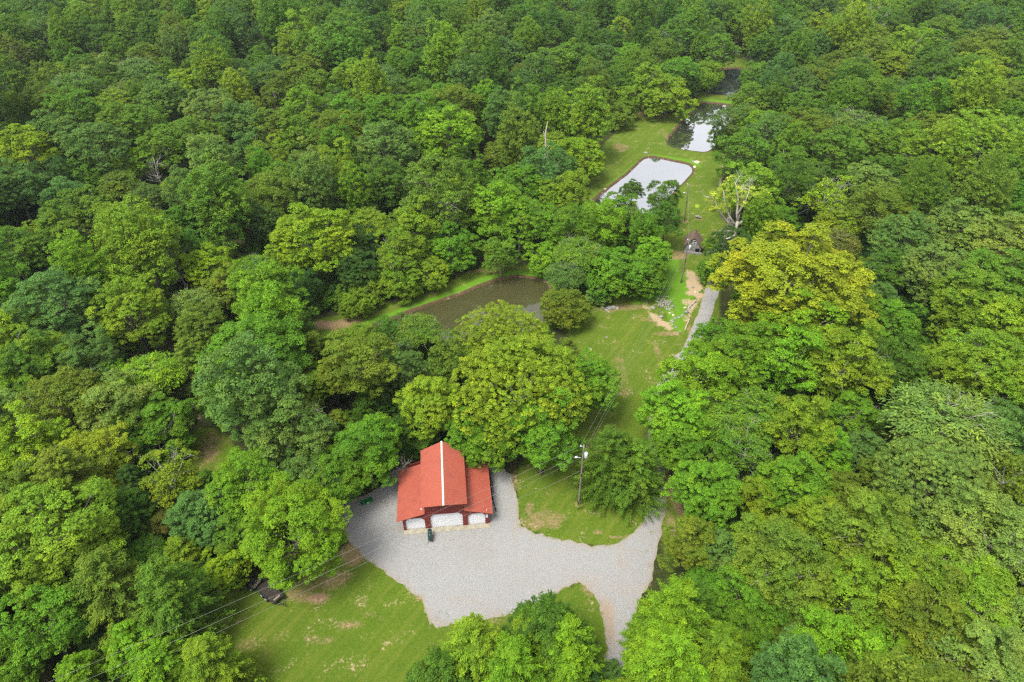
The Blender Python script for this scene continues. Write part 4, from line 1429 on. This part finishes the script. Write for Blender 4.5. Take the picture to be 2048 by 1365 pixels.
# ------------------------------------------------------------------ green bin and old plank by the trees, pipe by the barn
p = at(734, 1006); q = at(745, 1002)
gb = empty('green_trough', (p[0], p[1], 0.03), math.atan2(q[1] - p[1], q[0] - p[0]))
tag(gb, 'bright green plastic feed trough at the gravel edge under the trees', 'trough')
mb = MB()
a, b, h = 0.82, 0.3, 0.42
ring = lambda s, z: [(-a * s, -b * s, z), (a * s, -b * s, z), (a * s, b * s, z), (-a * s, b * s, z)]
v = ring(0.86, 0.0) + ring(1.0, h) + ring(1.06, h) + ring(1.06, h + 0.04) + ring(0.95, h + 0.04) + ring(0.8, 0.1)
f = [(3, 2, 1, 0)]
for r in range(5):
    for i in range(4): f.append((r * 4 + i, r * 4 + (i + 1) % 4, r * 4 + 4 + (i + 1) % 4, r * 4 + 4 + i))
f.append((20, 21, 22, 23)); mb.add(v, f); mb.build('tub', M_GREEN, gb)
mb = MB(); mb.box((-0.1, -0.335, 0.2), (0.2, -0.31, 0.34)); mb.build('maker_plate', M_WHITE, gb)
p = at(688, 1012); mb = MB()
for i in range(4): mb.box((-0.5, -0.3 + i * 0.17, 0.05), (0.5, -0.17 + i * 0.17, 0.08))
for i in (-0.4, 0.3): mb.box((i, -0.3, 0.0), (i + 0.09, 0.34, 0.049))
o = mb.build('old_pallet', M_TAN, None, (p[0], p[1], 0.04)); o.rotation_euler = (0, 0, R_(25))
tag(o, 'small brown wooden pallet lying under the trees at the gravel edge', 'pallet')
pts = [at(979, 950, 0.12), at(982, 975, 0.12), at(986, 1000, 0.12), at(993, 1026, 0.12)]
pl = MB(); ptsf = []
for i in range(len(pts) - 1):
    for t in range(8): ptsf.append(Vector(pts[i]).lerp(Vector(pts[i + 1]), t / 8))
pl.tube(ptsf, [0.085 if i % 2 else 0.07 for i in range(len(ptsf))], 10)
o = pl.build('drain_pipe', M_BLACK); tag(o, 'long black corrugated drain pipe lying beside the barn', 'pipe')
pts = [at(981, 955, 0.1), at(985, 965, 0.1), at(987, 985, 0.1)]
pl = MB(); pl.tube([Vector(q) for q in pts], 0.05, 8)
o = pl.build('drain_pipe', M_BLACK); tag(o, 'short thin black pipe beside the longer pipe at the barn', 'pipe')

# ------------------------------------------------------------------ trailers
def trailer(px_rl, px_rr, px_fr, px_fl, deckm, label, hbed, wheels, name, gate=False, rails=False):
    c = [at(*q, hbed) for q in (px_rl, px_rr, px_fr, px_fl)]
    rear = (c[0] + c[1]) / 2; front = (c[2] + c[3]) / 2
    ctr = (rear + front) / 2; L = float(np.hypot(*(front - rear)[:2])); wd = float(np.hypot(*(c[0] - c[1])[:2]))
    wd = min(wd, 2.3)
    th = math.atan2(front[1] - rear[1], front[0] - rear[0])
    e = empty(name, (ctr[0], ctr[1], 0), th)
    tag(e, label, 'trailer')
    x0, x1, y0, y1 = -L / 2, L / 2, -wd / 2, wd / 2
    mb = MB(); n = int(wd / 0.18)
    for i in range(n):
        a = y0 + 0.06 + (wd - 0.12) * i / n
        mb.box((x0 + 0.06, a + 0.008, hbed - 0.05), (x1 - 0.06, a + (wd - 0.12) / n - 0.008, hbed))
    mb.build('deck', deckm, e)
    mb = MB()
    mb.box((x0, y0, hbed - 0.16), (x1, y0 + 0.058, hbed + 0.03)); mb.box((x0, y1 - 0.058, hbed - 0.16), (x1, y1, hbed + 0.03))
    mb.box((x0, y0 + 0.059, hbed - 0.15), (x0 + 0.058, y1 - 0.059, hbed + 0.02)); mb.box((x1 - 0.058, y0 + 0.059, hbed - 0.15), (x1, y1 - 0.059, hbed + 0.02))
    for t in (0.2, 0.4, 0.6, 0.8): mb.box((x0 + L * t, y0 + 0.06, hbed - 0.14), (x0 + L * t + 0.05, y1 - 0.06, hbed - 0.055))
    mb.build('frame', M_BLACK, e)
    mb = MB()
    mb.tube([(x1 - 0.3, y0 + 0.2, hbed - 0.12), (x1 + 1.1, 0, hbed - 0.14)], 0.05, 6); mb.tube([(x1 - 0.3, y1 - 0.2, hbed - 0.12), (x1 + 1.1, 0, hbed - 0.14)], 0.05, 6)
    mb.tube([(x1 + 1.0, 0, hbed - 0.14), (x1 + 1.4, 0, hbed - 0.14)], 0.06, 6); mb.tube([(x1 + 0.9, 0.06, 0.0), (x1 + 0.9, 0.06, hbed + 0.25)], 0.035, 6)
    mb.build('tongue', M_BLACK, e)
    rad = 0.36 if hbed > 0.6 else 0.26
    for wx in wheels:
        for sy in (-1, 1):
            yy = (wd / 2 + 0.14) * sy
            mb = MB(); mb.tube([(wx, yy - 0.11, rad), (wx, yy - 0.08, rad), (wx, yy + 0.08, rad), (wx, yy + 0.11, rad)], [rad * .86, rad, rad, rad * .86], 20)
            t = mb.build('wheel', M_RUBBER, e)
            mb = MB(); mb.tube([(wx, yy - 0.116, rad), (wx, yy + 0.116, rad)], rad * 0.58, 14); mb.build('rim', M_WRIM, t)
    for sy in (-1, 1):
        mb = MB(); yy = (wd / 2 + 0.02) * sy; y2 = (wd / 2 + 0.28) * sy
        xa, xb = min(wheels) - rad - 0.12, max(wheels) + rad + 0.12
        pr = [(xa, 0.45), (xa + 0.15, 2 * rad + 0.12), (xb - 0.15, 2 * rad + 0.12), (xb, 0.45), (xb - 0.03, 0.45), (xb - 0.17, 2 * rad + 0.09), (xa + 0.17, 2 * rad + 0.09), (xa + 0.03, 0.45)]
        mb.prism(pr[:4] + pr[4:], 'y', min(yy, yy + 0.17 * sy), max(yy, yy + 0.17 * sy)); mb.build('fender', M_BLACK, e)
    if gate:
        for sx in (x0 - 0.05,):
            mb = MB()
            for i in range(7):
                a = y0 + wd * i / 6 * 0.98
                mb.tube([(sx, a, hbed), (sx - 0.35, a, hbed + 0.9)], 0.025, 5)
            for t in (0.0, 0.5, 1.0): mb.tube([(sx - 0.35 * t, y0, hbed + 0.9 * t), (sx - 0.35 * t, y1, hbed + 0.9 * t)], 0.03, 5)
            mb.build('ramp_gate', M_BLACK, e)
        mb = MB(); mb.box((x1 - 0.35, y0 + 0.3, hbed + 0.01), (x1 - 0.12, y1 - 0.4, hbed + 0.2)); mb.build('front_board', M_TAN, e)
        for sy in (y0 + 0.1, y1 - 0.5):
            mb = MB(); mb.box((x1 + 0.02, sy, hbed - 0.1), (x1 + 0.3, sy + 0.4, hbed + 0.35)); mb.build('tool_box', M_BLACK, e)
    if rails:
        mb = MB()
        for yy in (y0 + 0.02, y1 - 0.02):
            for zz in (0.35, 0.7): mb.tube([(x0, yy, hbed + zz), (x1, yy, hbed + zz)], 0.03, 5)
            for i in range(5): mb.tube([(x0 + L * i / 4, yy, hbed), (x0 + L * i / 4, yy, hbed + 0.7)], 0.03, 5)
        mb.build('side_rail', M_BLACK, e)
        mb = MB()
        mb.box((-0.5, -0.35, hbed + 0.01), (0.25, 0.35, hbed + 0.45)); mb.box((-0.1, -0.25, hbed + 0.46), (0.2, 0.25, hbed + 0.75)); mb.tube([(0.35, 0, hbed + 0.3), (0.5, 0, hbed + 0.85)], 0.03, 5)
        mb.build('toolbox', M_BLACK, e)
    return e


trailer((512, 1174), (537, 1163), (567, 1188), (547, 1210), M_DECK, 'black flatbed utility trailer with weathered plank deck at the lawn edge', 0.62, (-0.55, 0.35), 'flatbed_trailer', gate=True)
trailer((489, 1168), (508, 1157), (523, 1165), (508, 1177), M_TAN, 'small black-railed trailer with tan boards behind the flatbed trailer', 0.5, (-0.6, 0.3), 'railed_trailer', rails=True)

# ------------------------------------------------------------------ poles and wires
def fit_h(px, py, ytop):
    b = at(px, py)
    lo, hi = 2, 20
    for _ in range(40):
        m = (lo + hi) / 2
        if project((b[0], b[1], m + b[2]))[1] > ytop: lo = m
        else: hi = m
    return b, lo


def pole(px, py, xtop, ytop, label, transformer=False, lamp=False):
    b, h = fit_h(px, py, ytop)
    tx = project((b[0], b[1], b[2] + h))
    lean = (xtop - tx[0]) / FOC * tx[2]
    e = empty('utility_pole', (b[0], b[1], b[2]))
    tag(e, label, 'utility pole', 'utility poles along the power line')
    n = 10
    mb = MB(); mb.tube([(lean * i / n, 0, -0.3 + (h + 0.3) * i / n) for i in range(n + 1)], [0.17 - 0.006 * i for i in range(n + 1)], 10)
    mb.build('post', M_POLE, e)
    L = lambda z: lean * z / h
    mb = MB(); mb.tube([(L(h - .35), 0, h - 0.35), (L(h - .35) - 0.42, -0.05, h - 0.25)], 0.03, 6); mb.tube([(L(h) - 0.42, -0.05, h - 0.34), (L(h) - 0.42, -0.05, h - 0.02)], [0.1, 0.06], 8)
    mb.build('insulator', M_GALV, e)
    if transformer:
        mb = MB(); x = L(h - 1.9) + 0.4
        mb.tube([(x, 0, h - 2.5), (x, 0, h - 2.45), (x, 0, h - 1.55), (x, 0, h - 1.5)], [0.2, 0.25, 0.25, 0.16], 16)
        t = mb.build('transformer', M_GALV, e)
        mb = MB(); mb.tube([(x, 0, h - 1.5), (x, 0, h - 1.2)], [0.06, 0.04], 8); mb.build('bushing', M_STONE, t)
    if lamp:
        mb = MB(); mb.tube([(L(h - 2.6), 0, h - 2.6), (L(h - 2.6) - 0.7, 0, h - 2.45)], 0.03, 6); 
        mb.tube([(L(h - 2.6) - 1.15, 0, h - 2.5), (L(h - 2.6) - 0.95, 0, h - 2.42), (L(h - 2.6) - 0.65, 0, h - 2.42)], [0.05, 0.17, 0.1], 8)
        mb.build('street_light', M_GALV, e)
    mb = MB(); mb.box((L(h * .5) - 0.09, -0.2, h * 0.5), (L(h * .5) + 0.09, -0.12, h * 0.5 + 0.5)); mb.build('fuse_box', M_BLACK, e)
    return Vector((b[0], b[1], b[2])), h, lean


B1, H1, L1_ = pole(1157, 1010, 1168, 890, 'tall grey utility pole with transformer and lamp beside the cedars', True, True)
B2, H2, L2_ = pole(1369, 443, 1378, 367, 'thin dark utility pole on the grass between pond and stone hut', False, True)
B3, H3, L3_ = pole(1362, 566, 1379, 478, 'pale utility pole with white transformer in front of the stone hut', True, False)
TOP = lambda B, H, L, dz, dx=0, dy=0: B + Vector((L * (H - dz) / H + dx, dy, H - dz))


def wire(p, q, sag, label, rad=0.011, ext=None):
    pts = []
    n = 40
    for i in range(n + 1):
        t = i / n
        P = Vector(p).lerp(Vector(q), t); P.z -= sag * 4 * t * (1 - t)
        pts.append(P)
    mb = MB(); mb.tube(pts, rad, 5)
    o = mb.build('power_line', M_WIRE)
    tag(o, label, 'power line', 'overhead power lines')


E1 = at(-60, 1432, 10.4); E2 = at(-60, 1462, 9.0); E3 = at(-60, 1490, 7.8)
wire(TOP(B1, H1, L1_, 0.2, -0.42), E1, 0.5, 'topmost cable running from the tall pole to the bottom left')
wire(TOP(B1, H1, L1_, 1.5), E2, 0.6, 'middle bright cable running from the tall pole to the bottom left', 0.013)
wire(TOP(B1, H1, L1_, 2.5, -0.2), E3, 0.7, 'lowest cable running from the tall pole to the bottom left')
wire(TOP(B1, H1, L1_, 5.0), bar((BW - 0.34, -0.08, 3.2)), 0.5, 'thin service cable from the tall pole to the barn corner', 0.011)
wire(TOP(B1, H1, L1_, 0.2, -0.42), TOP(B3, H3, L3_, 0.2, -0.42), 0.9, 'left cable of the three along the lane-side lawn')
wire(TOP(B1, H1, L1_, 1.5), TOP(B3, H3, L3_, 1.6), 1.0, 'middle cable of the three along the lane-side lawn')
wire(TOP(B1, H1, L1_, 2.5, 0.1), TOP(B3, H3, L3_, 2.6, 0.1), 1.0, 'right cable of the three along the lane-side lawn')
wire(TOP(B3, H3, L3_, 0.2, -0.2), TOP(B2, H2, L2_, 0.4), 0.5, 'left cable between the hut pole and the pond pole', 0.013)
wire(TOP(B3, H3, L3_, 1.6, 0.1), TOP(B2, H2, L2_, 2.2, 0.1), 0.6, 'right cable between the hut pole and the pond pole', 0.013)

# ------------------------------------------------------------------ stone hut
c0 = at(1368, 503); c1 = at(1400, 507)
hy = math.atan2(c1[1] - c0[1], c1[0] - c0[0]) 
HWd = float(np.hypot(*(c1 - c0)[:2]))
hut = empty('stone_hut', (c0[0], c0[1], 0), hy)
tag(hut, 'small grey stone hut with steep brown roof and white window', 'hut')
HD, EH, GH = 3.9, 1.8, 3.9
mb = MB()
mb.prism([(0, -0.1), (HWd, -0.1), (HWd, EH), (HWd / 2, GH), (0, EH)], 'y', 0, 0.25)
mb.prism([(0, -0.1), (HWd, -0.1), (HWd, EH), (HWd / 2, GH), (0, EH)], 'y', HD - 0.25, HD)
mb.box((0.001, 0.26, -0.1), (0.25, HD - 0.26, EH)); mb.box((HWd - 0.25, 0.26, -0.1), (HWd - 0.001, HD - 0.26, EH))
rs = np.random.RandomState(2)
for i in range(90):
    x = rs.rand() * (HWd - 0.3); z = rs.rand() * 1.7
    mb.box((x, -0.03 - rs.rand() * 0.03, z), (x + 0.15 + 0.15 * rs.rand(), 0.001 - rs.rand() * .0005, z + 0.1 + 0.08 * rs.rand()))
mb.build('stone_wall', M_STONE, hut)
o_ = 0.4
mb = MB()
for s_ in (-1, 1):
    xe = -o_ if s_ < 0 else HWd + o_
    ze = EH - o_ * (GH - EH) / (HWd / 2)
    n = 9
    for i in range(n):
        for t0, t1 in ((i / n, (i + 1.12) / n),):
            a = Vector((xe, 0, ze)).lerp(Vector((HWd / 2, 0, GH + 0.05)), t0); b = Vector((xe, 0, ze)).lerp(Vector((HWd / 2, 0, GH + 0.05)), min(1, t1))
            mb.add([(a.x, -o_, a.z + 0.07), (a.x, HD + o_, a.z + 0.07), (b.x, HD + o_, b.z + 0.03), (b.x, -o_, b.z + 0.03),
                    (a.x, -o_, a.z), (a.x, HD + o_, a.z), (b.x, HD + o_, b.z), (b.x, -o_, b.z)],
                   [(0, 1, 2, 3), (4, 7, 6, 5), (0, 4, 5, 1), (0, 3, 7, 4), (1, 5, 6, 2)])
mb.build('roof', M_SHINGLE, hut)
wx = HWd * 0.56
mb = MB()
for a, b in (((wx - .38, -0.1, 2.2), (wx - .29, -0.04, 3.15)), ((wx + .29, -0.1, 2.2), (wx + .38, -0.04, 3.15)), ((wx - .289, -0.1, 2.2), (wx + .289, -0.04, 2.3)),
             ((wx - .289, -0.1, 3.06), (wx + .289, -0.04, 3.15)), ((wx - .289, -0.095, 2.64), (wx + .289, -0.045, 2.72))): mb.box(a, b)
fr_ = mb.build('window', M_WHITE, hut)
mb = MB(); mb.box((wx - .289, -0.07, 2.3), (wx + .289, -0.062, 3.06)); mb.build('pane', M_GLASS, fr_)
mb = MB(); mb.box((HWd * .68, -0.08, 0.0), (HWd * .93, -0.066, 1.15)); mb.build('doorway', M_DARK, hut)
mb = MB(); mb.box((-0.1, -0.9, -0.1), (HWd + 0.35, -0.62, 0.45)); mb.box((-0.1, -0.9, 0.451), (HWd + 0.35, -0.6, 0.52)); mb.build('low_wall', M_STONE, hut)

# ------------------------------------------------------------------ rocks, slab, logs, brush
def rock_mesh(seed, flat=0.6):
    rng = np.random.RandomState(seed)
    bm = bmesh.new(); bmesh.ops.create_icosphere(bm, subdivisions=2, radius=1)
    pl_ = [(unit(rng.normal(size=3)), 0.55 + 0.3 * rng.rand()) for _ in range(9)]
    for v in bm.verts:
        p = np.array(v.co)
        for nn, d in pl_:
            s_ = p @ nn
            if s_ > d: p = p - nn * (s_ - d)
        v.co = Vector(p * np.array([1, 0.8, flat]))
    me = bpy.data.meshes.new('rock'); bm.to_mesh(me); bm.free()
    me.materials.append(M_STONE)
    return me


RM = [rock_mesh(i, 0.45 + 0.08 * i) for i in range(5)]
M_ROCKT = simple('tan_rock', (0.42, 0.36, 0.27), 0.95, 0, 0.2, 0.3, 2)
for me in RM: me.materials.append(M_ROCKT)
# px, py, radius m, what it lies by
ROCKS = [(1305, 616, .75, 'flat grey boulder at the upper end of the sand wash'), (1336, 619, .5, 'grey boulder right of the upper sand wash'),
         (1322, 634, .6, 'dark flat rock lying in the middle of the sand wash'), (1339, 627, .35, 'small pale rock above the sand wash bend'),
         (1346, 631, .4, 'pale rock at the top of the rock tumble'), (1344, 642, .6, 'large grey rock at the lower end of the sand wash'),
         (1350, 637, .4, 'grey rock in the green channel'), (1357, 636, .45, 'middle grey rock of the channel tumble'), (1365, 632, .5, 'grey rock beside the fallen log'),
         (1372, 625, .7, 'biggest dark rock of the tumble near the lane'), (1378, 619, .55, 'upper dark rock of the tumble near the lane'), (1370, 616, .4, 'pale rock above the lane-side tumble'),
         (1382, 611, .4, 'last grey rock of the tumble toward the lane'), (1352, 655, .45, 'rounded grey rock below the sand wash tip'),
         (1345, 650, .35, 'small grey rock at the sand wash tip'), (1325, 625, .3, 'small grey rock on the sand wash edge'),
         (1218, 617, .9, 'largest grey rock at the lawn top edge'), (1226, 615, .7, 'middle grey rock at the lawn top edge'), (1234, 617, .6, 'right grey rock at the lawn top edge'), (1213, 621, .4, 'small left rock at the lawn top edge'),
         (1291, 306, .8, 'grey boulder at the top left corner of the lower bright pond'), (1386, 324, .7, 'dark flat rock by the right corner of the lower bright pond'),
         (1394, 326, 1.0, 'large pale slab by the right corner of the lower bright pond'), (1390, 335, .7, 'small pale slab below the other pond corner slabs'),
         (1210, 379, .6, 'pale rock on the left bank of the lower bright pond'), (1180, 699, .4, 'pale stone in bare dirt on the middle lawn'), (1213, 675, .35, 'small stone in the upper middle lawn'), (1386, 575, .5, 'grey rock beside the upper sand patch'), (1391, 585, .5, 'pale rock just below the upper sand patch')]
for i, (px, py, r, lb) in enumerate(ROCKS):
    p = at(px, py)
    o = bpy.data.objects.new('rock', RM[i % 5]); col.objects.link(o)
    o.location = (p[0], p[1], p[2] + r * 0.12); o.scale = (r, r, r * 0.8); o.rotation_euler = (0, 0, i * 1.7)
    if 'pale' in lb or 'slab' in lb:
        o.material_slots[0].link = 'OBJECT'; o.material_slots[0].material = M_ROCKT
    tag(o, lb, 'rock', 'rocks scattered along the valley floor')
e = empty('stone_bench', tuple(at(1397, 437)), R_(-20))
tag(e, 'grey stone slab bench in a ring of bare dirt', 'bench')
mb = MB(); mb.prism([(-1.0, -0.4), (0.85, -0.5), (1.05, 0.1), (0.7, 0.5), (-0.8, 0.45)], 'z', 0.42, 0.62); mb.build('slab', M_STONE, e)
for x in (-0.6, 0.55):
    o = bpy.data.objects.new('foot_stone', RM[1]); col.objects.link(o); o.parent = e; o.location = (x, 0, 0.18); o.scale = (0.32, 0.4, 0.4)


def log(pa, pb, r, label, mat=M_WOODT):
    a = Vector(at(*pa, r)); b = Vector(at(*pb, r))
    mb = MB(); mb.tube([a, a.lerp(b, .33) + Vector((0.05, 0.05, 0.02)), a.lerp(b, .66) + Vector((-.04, 0, .03)), b], [r, r * .95, r * .85, r * .7], 8)
    o = mb.build('log', mat); tag(o, label, 'log', 'fallen logs on the valley floor')


log((1380, 635), (1370, 661), 0.16, 'long straight tan log beside the lane tumble')
log((1202, 613), (1219, 626), 0.14, 'thin grey log at the top left of the middle lawn', M_BARKP)
log((1376, 616), (1392, 603), 0.15, 'grey log at the lane-side sand patch', M_BARKP)
br = empty('brush_pile', tuple(at(1330, 610)))
tag(br, 'tangled pile of grey cut branches beside the sand wash', 'brush pile')
mb = MB(); rs = np.random.RandomState(8)
for i in range(60):
    a = rs.rand() * 6.28; p = Vector((rs.normal(0, .8), rs.normal(0, .9), 0.1 + 0.5 * rs.rand())); d = Vector((math.cos(a), math.sin(a), rs.normal(0, .25))) * (0.5 + 0.8 * rs.rand())
    mb.tube([p - d, p + Vector((0, 0, .1)), p + d], [0.05, 0.04, 0.015], 5)
mb.build('branches', M_BARKP, br)
# ring of dark stones on the gravel
p = at(884, 1233); mb = MB(); rs = np.random.RandomState(4)
for i in range(26):
    a = i / 26 * 6.28; r = 0.75 + rs.normal(0, .1); s_ = 0.04 + 0.04 * rs.rand()
    x, y = r * math.cos(a), r * math.sin(a)
    mb.add([(x - s_, y - s_, 0), (x + s_, y - s_, 0), (x + s_, y + s_, 0), (x - s_, y + s_, 0), (x, y, s_ * 1.2)], [(0, 1, 4), (1, 2, 4), (2, 3, 4), (3, 0, 4)])
o = mb.build('fire_ring', M_STONE, None, (p[0], p[1], 0.03)); tag(o, 'ring of small dark stones set in the lower gravel yard', 'fire ring')

# ------------------------------------------------------------------ dead trees
def dead_tree(px, py, height, seed, label, rad=0.16, depth=3, spread=0.7, name='dead_tree', lean=(0, 0), mat=None):
    mat = mat or M_BARKP
    b = at(px, py)
    e = empty(name, tuple(b)); tag(e, label, 'tree')
    rng = np.random.RandomState(seed)
    mb = MB(); n = 6
    pts = [Vector((lean[0] * i / n + rng.normal(0, .08), lean[1] * i / n, -0.3 + (height * .72) * i / n)) for i in range(n + 1)]
    mb.tube(pts, [rad * (1 - 0.6 * i / n) for i in range(n + 1)], 8)
    mb.build('trunk', mat, e)
    mb = MB()
    for i in range(10):
        t = 0.35 + 0.65 * rng.rand(); P = pts[0].lerp(pts[-1], t)
        a = rng.rand() * 6.28
        branchy(mb, P, (math.cos(a), math.sin(a), 0.7), height * 0.24, rad * 0.42, depth, rng, 4, spread, 0.35)
    mb.build('branches', mat, e)


dead_tree(790, 962, 5.6, 3, 'bare grey dead tree overhanging the left lean-to roof', 0.16, 3, name='dead_tree', lean=(2.2, 0.3), mat=M_BONE)
dead_tree(375, 590, 13.0, 5, 'grey bare-branched tree right of the tall yellow-green tree', 0.2, 3)
dead_tree(330, 390, 14.0, 6, 'bare twiggy tree standing high in the left woods', 0.18, 2)
# broken snag
b = at(1086, 400)
e = empty('dead_snag', tuple(b)); tag(e, 'tall pale broken snag with no branches above the middle woods', 'tree')
mb = MB(); mb.tube([(0, 0, 0), (0.2, 0, 5), (-.1, 0, 10), (.3, 0, 14.5), (.1, 0, 18), (.6, 0, 21)], [0.45, 0.42, 0.36, 0.28, 0.18, 0.05], 8)
mb.tube([(.2, 0, 13), (1.0, 0, 14.6), (1.5, 0, 15.0)], [0.14, 0.09, 0.03], 6); mb.tube([(.1, 0, 16), (-.4, 0, 18.5)], [0.12, 0.03], 6)
mb.build('trunk', M_BONE, e)

# big dying tree with long white limbs
b = at(1462, 505)
bt = empty('white_limbed_tree', tuple(b)); tag(bt, 'big half-dead tree with long bare white limbs above the hut', 'tree')
rng = np.random.RandomState(21)
mb = MB()
mb.tube([(0, 0, -.3), (.1, 0, 3), (-.1, 0, 6), (0, 0, 8)], [0.6, 0.5, 0.42, 0.36], 10)
tips = []
LIMBS = [[(0, 0, 7.5), (-.5, .5, 10), (-.6, 1, 13), (-1.8, 1.5, 16.5)], [(0, 0, 6.5), (-2, .4, 9), (-3.6, .8, 12), (-4.2, 1.2, 15)], [(0, 0, 6), (-2.5, 0, 8), (-5, 0, 11), (-6.4, .2, 13.5)],
         [(0, 0, 7), (1.8, .5, 8.2), (3.6, .5, 9.4), (5.4, .8, 12.4)], [(-.4, .3, 9.5), (1, .8, 12), (1.4, 1, 15)], [(-.1, 0, 5), (-1.5, -.8, 6), (-4.2, -1.4, 6.2), (-5.6, -1.8, 4.6)],
         [(0, 0, 4.6), (-.8, -1.8, 5.2), (-3, -3, 5), (-4.6, -3.8, 3.4)], [(0, 0, 8), (.6, 1.5, 11), (0.4, 3, 15)]]
for l in LIMBS:
    mb.tube(l, [0.31, 0.24, 0.17, 0.08] if len(l) == 4 else [0.28, 0.19, 0.09], 7)
    tips.append(l[-1]); tips.append(l[-2])
    for i in range(3):
        t = rng.randint(1, len(l)); P = Vector(l[t])
        branchy(mb, P, Vector(rng.normal(0, 1, 3)) + Vector((0, 0, .6)), 2.2, 0.11, 2, rng, 4, .6, .2)
mb.build('trunk', M_BONE, bt)
C = []
for tpt in tips[:10] + [(6, 2, 11), (7, 1, 10), (4.5, 3, 13), (-6.5, 1.5, 12), (-6, 2, 9), (-3, 3, 11), (1, 4, 14), (3, 3, 9)]:
    for _ in range(5): C.append(np.array(tpt) + rng.normal(0, 1.0, 3))
C = np.array(C)
a = puffs_to_leaves(C, 0.55 + 0.45 * rng.rand(len(C)), 60, 0.36, rng, 0.7)
me = finish_crown('crown', [a], 0.62, rng)
o = bpy.data.objects.new('crown', me); col.objects.link(o); o.parent = bt; o.color = (0.22, 0.31, 0.03, 1)
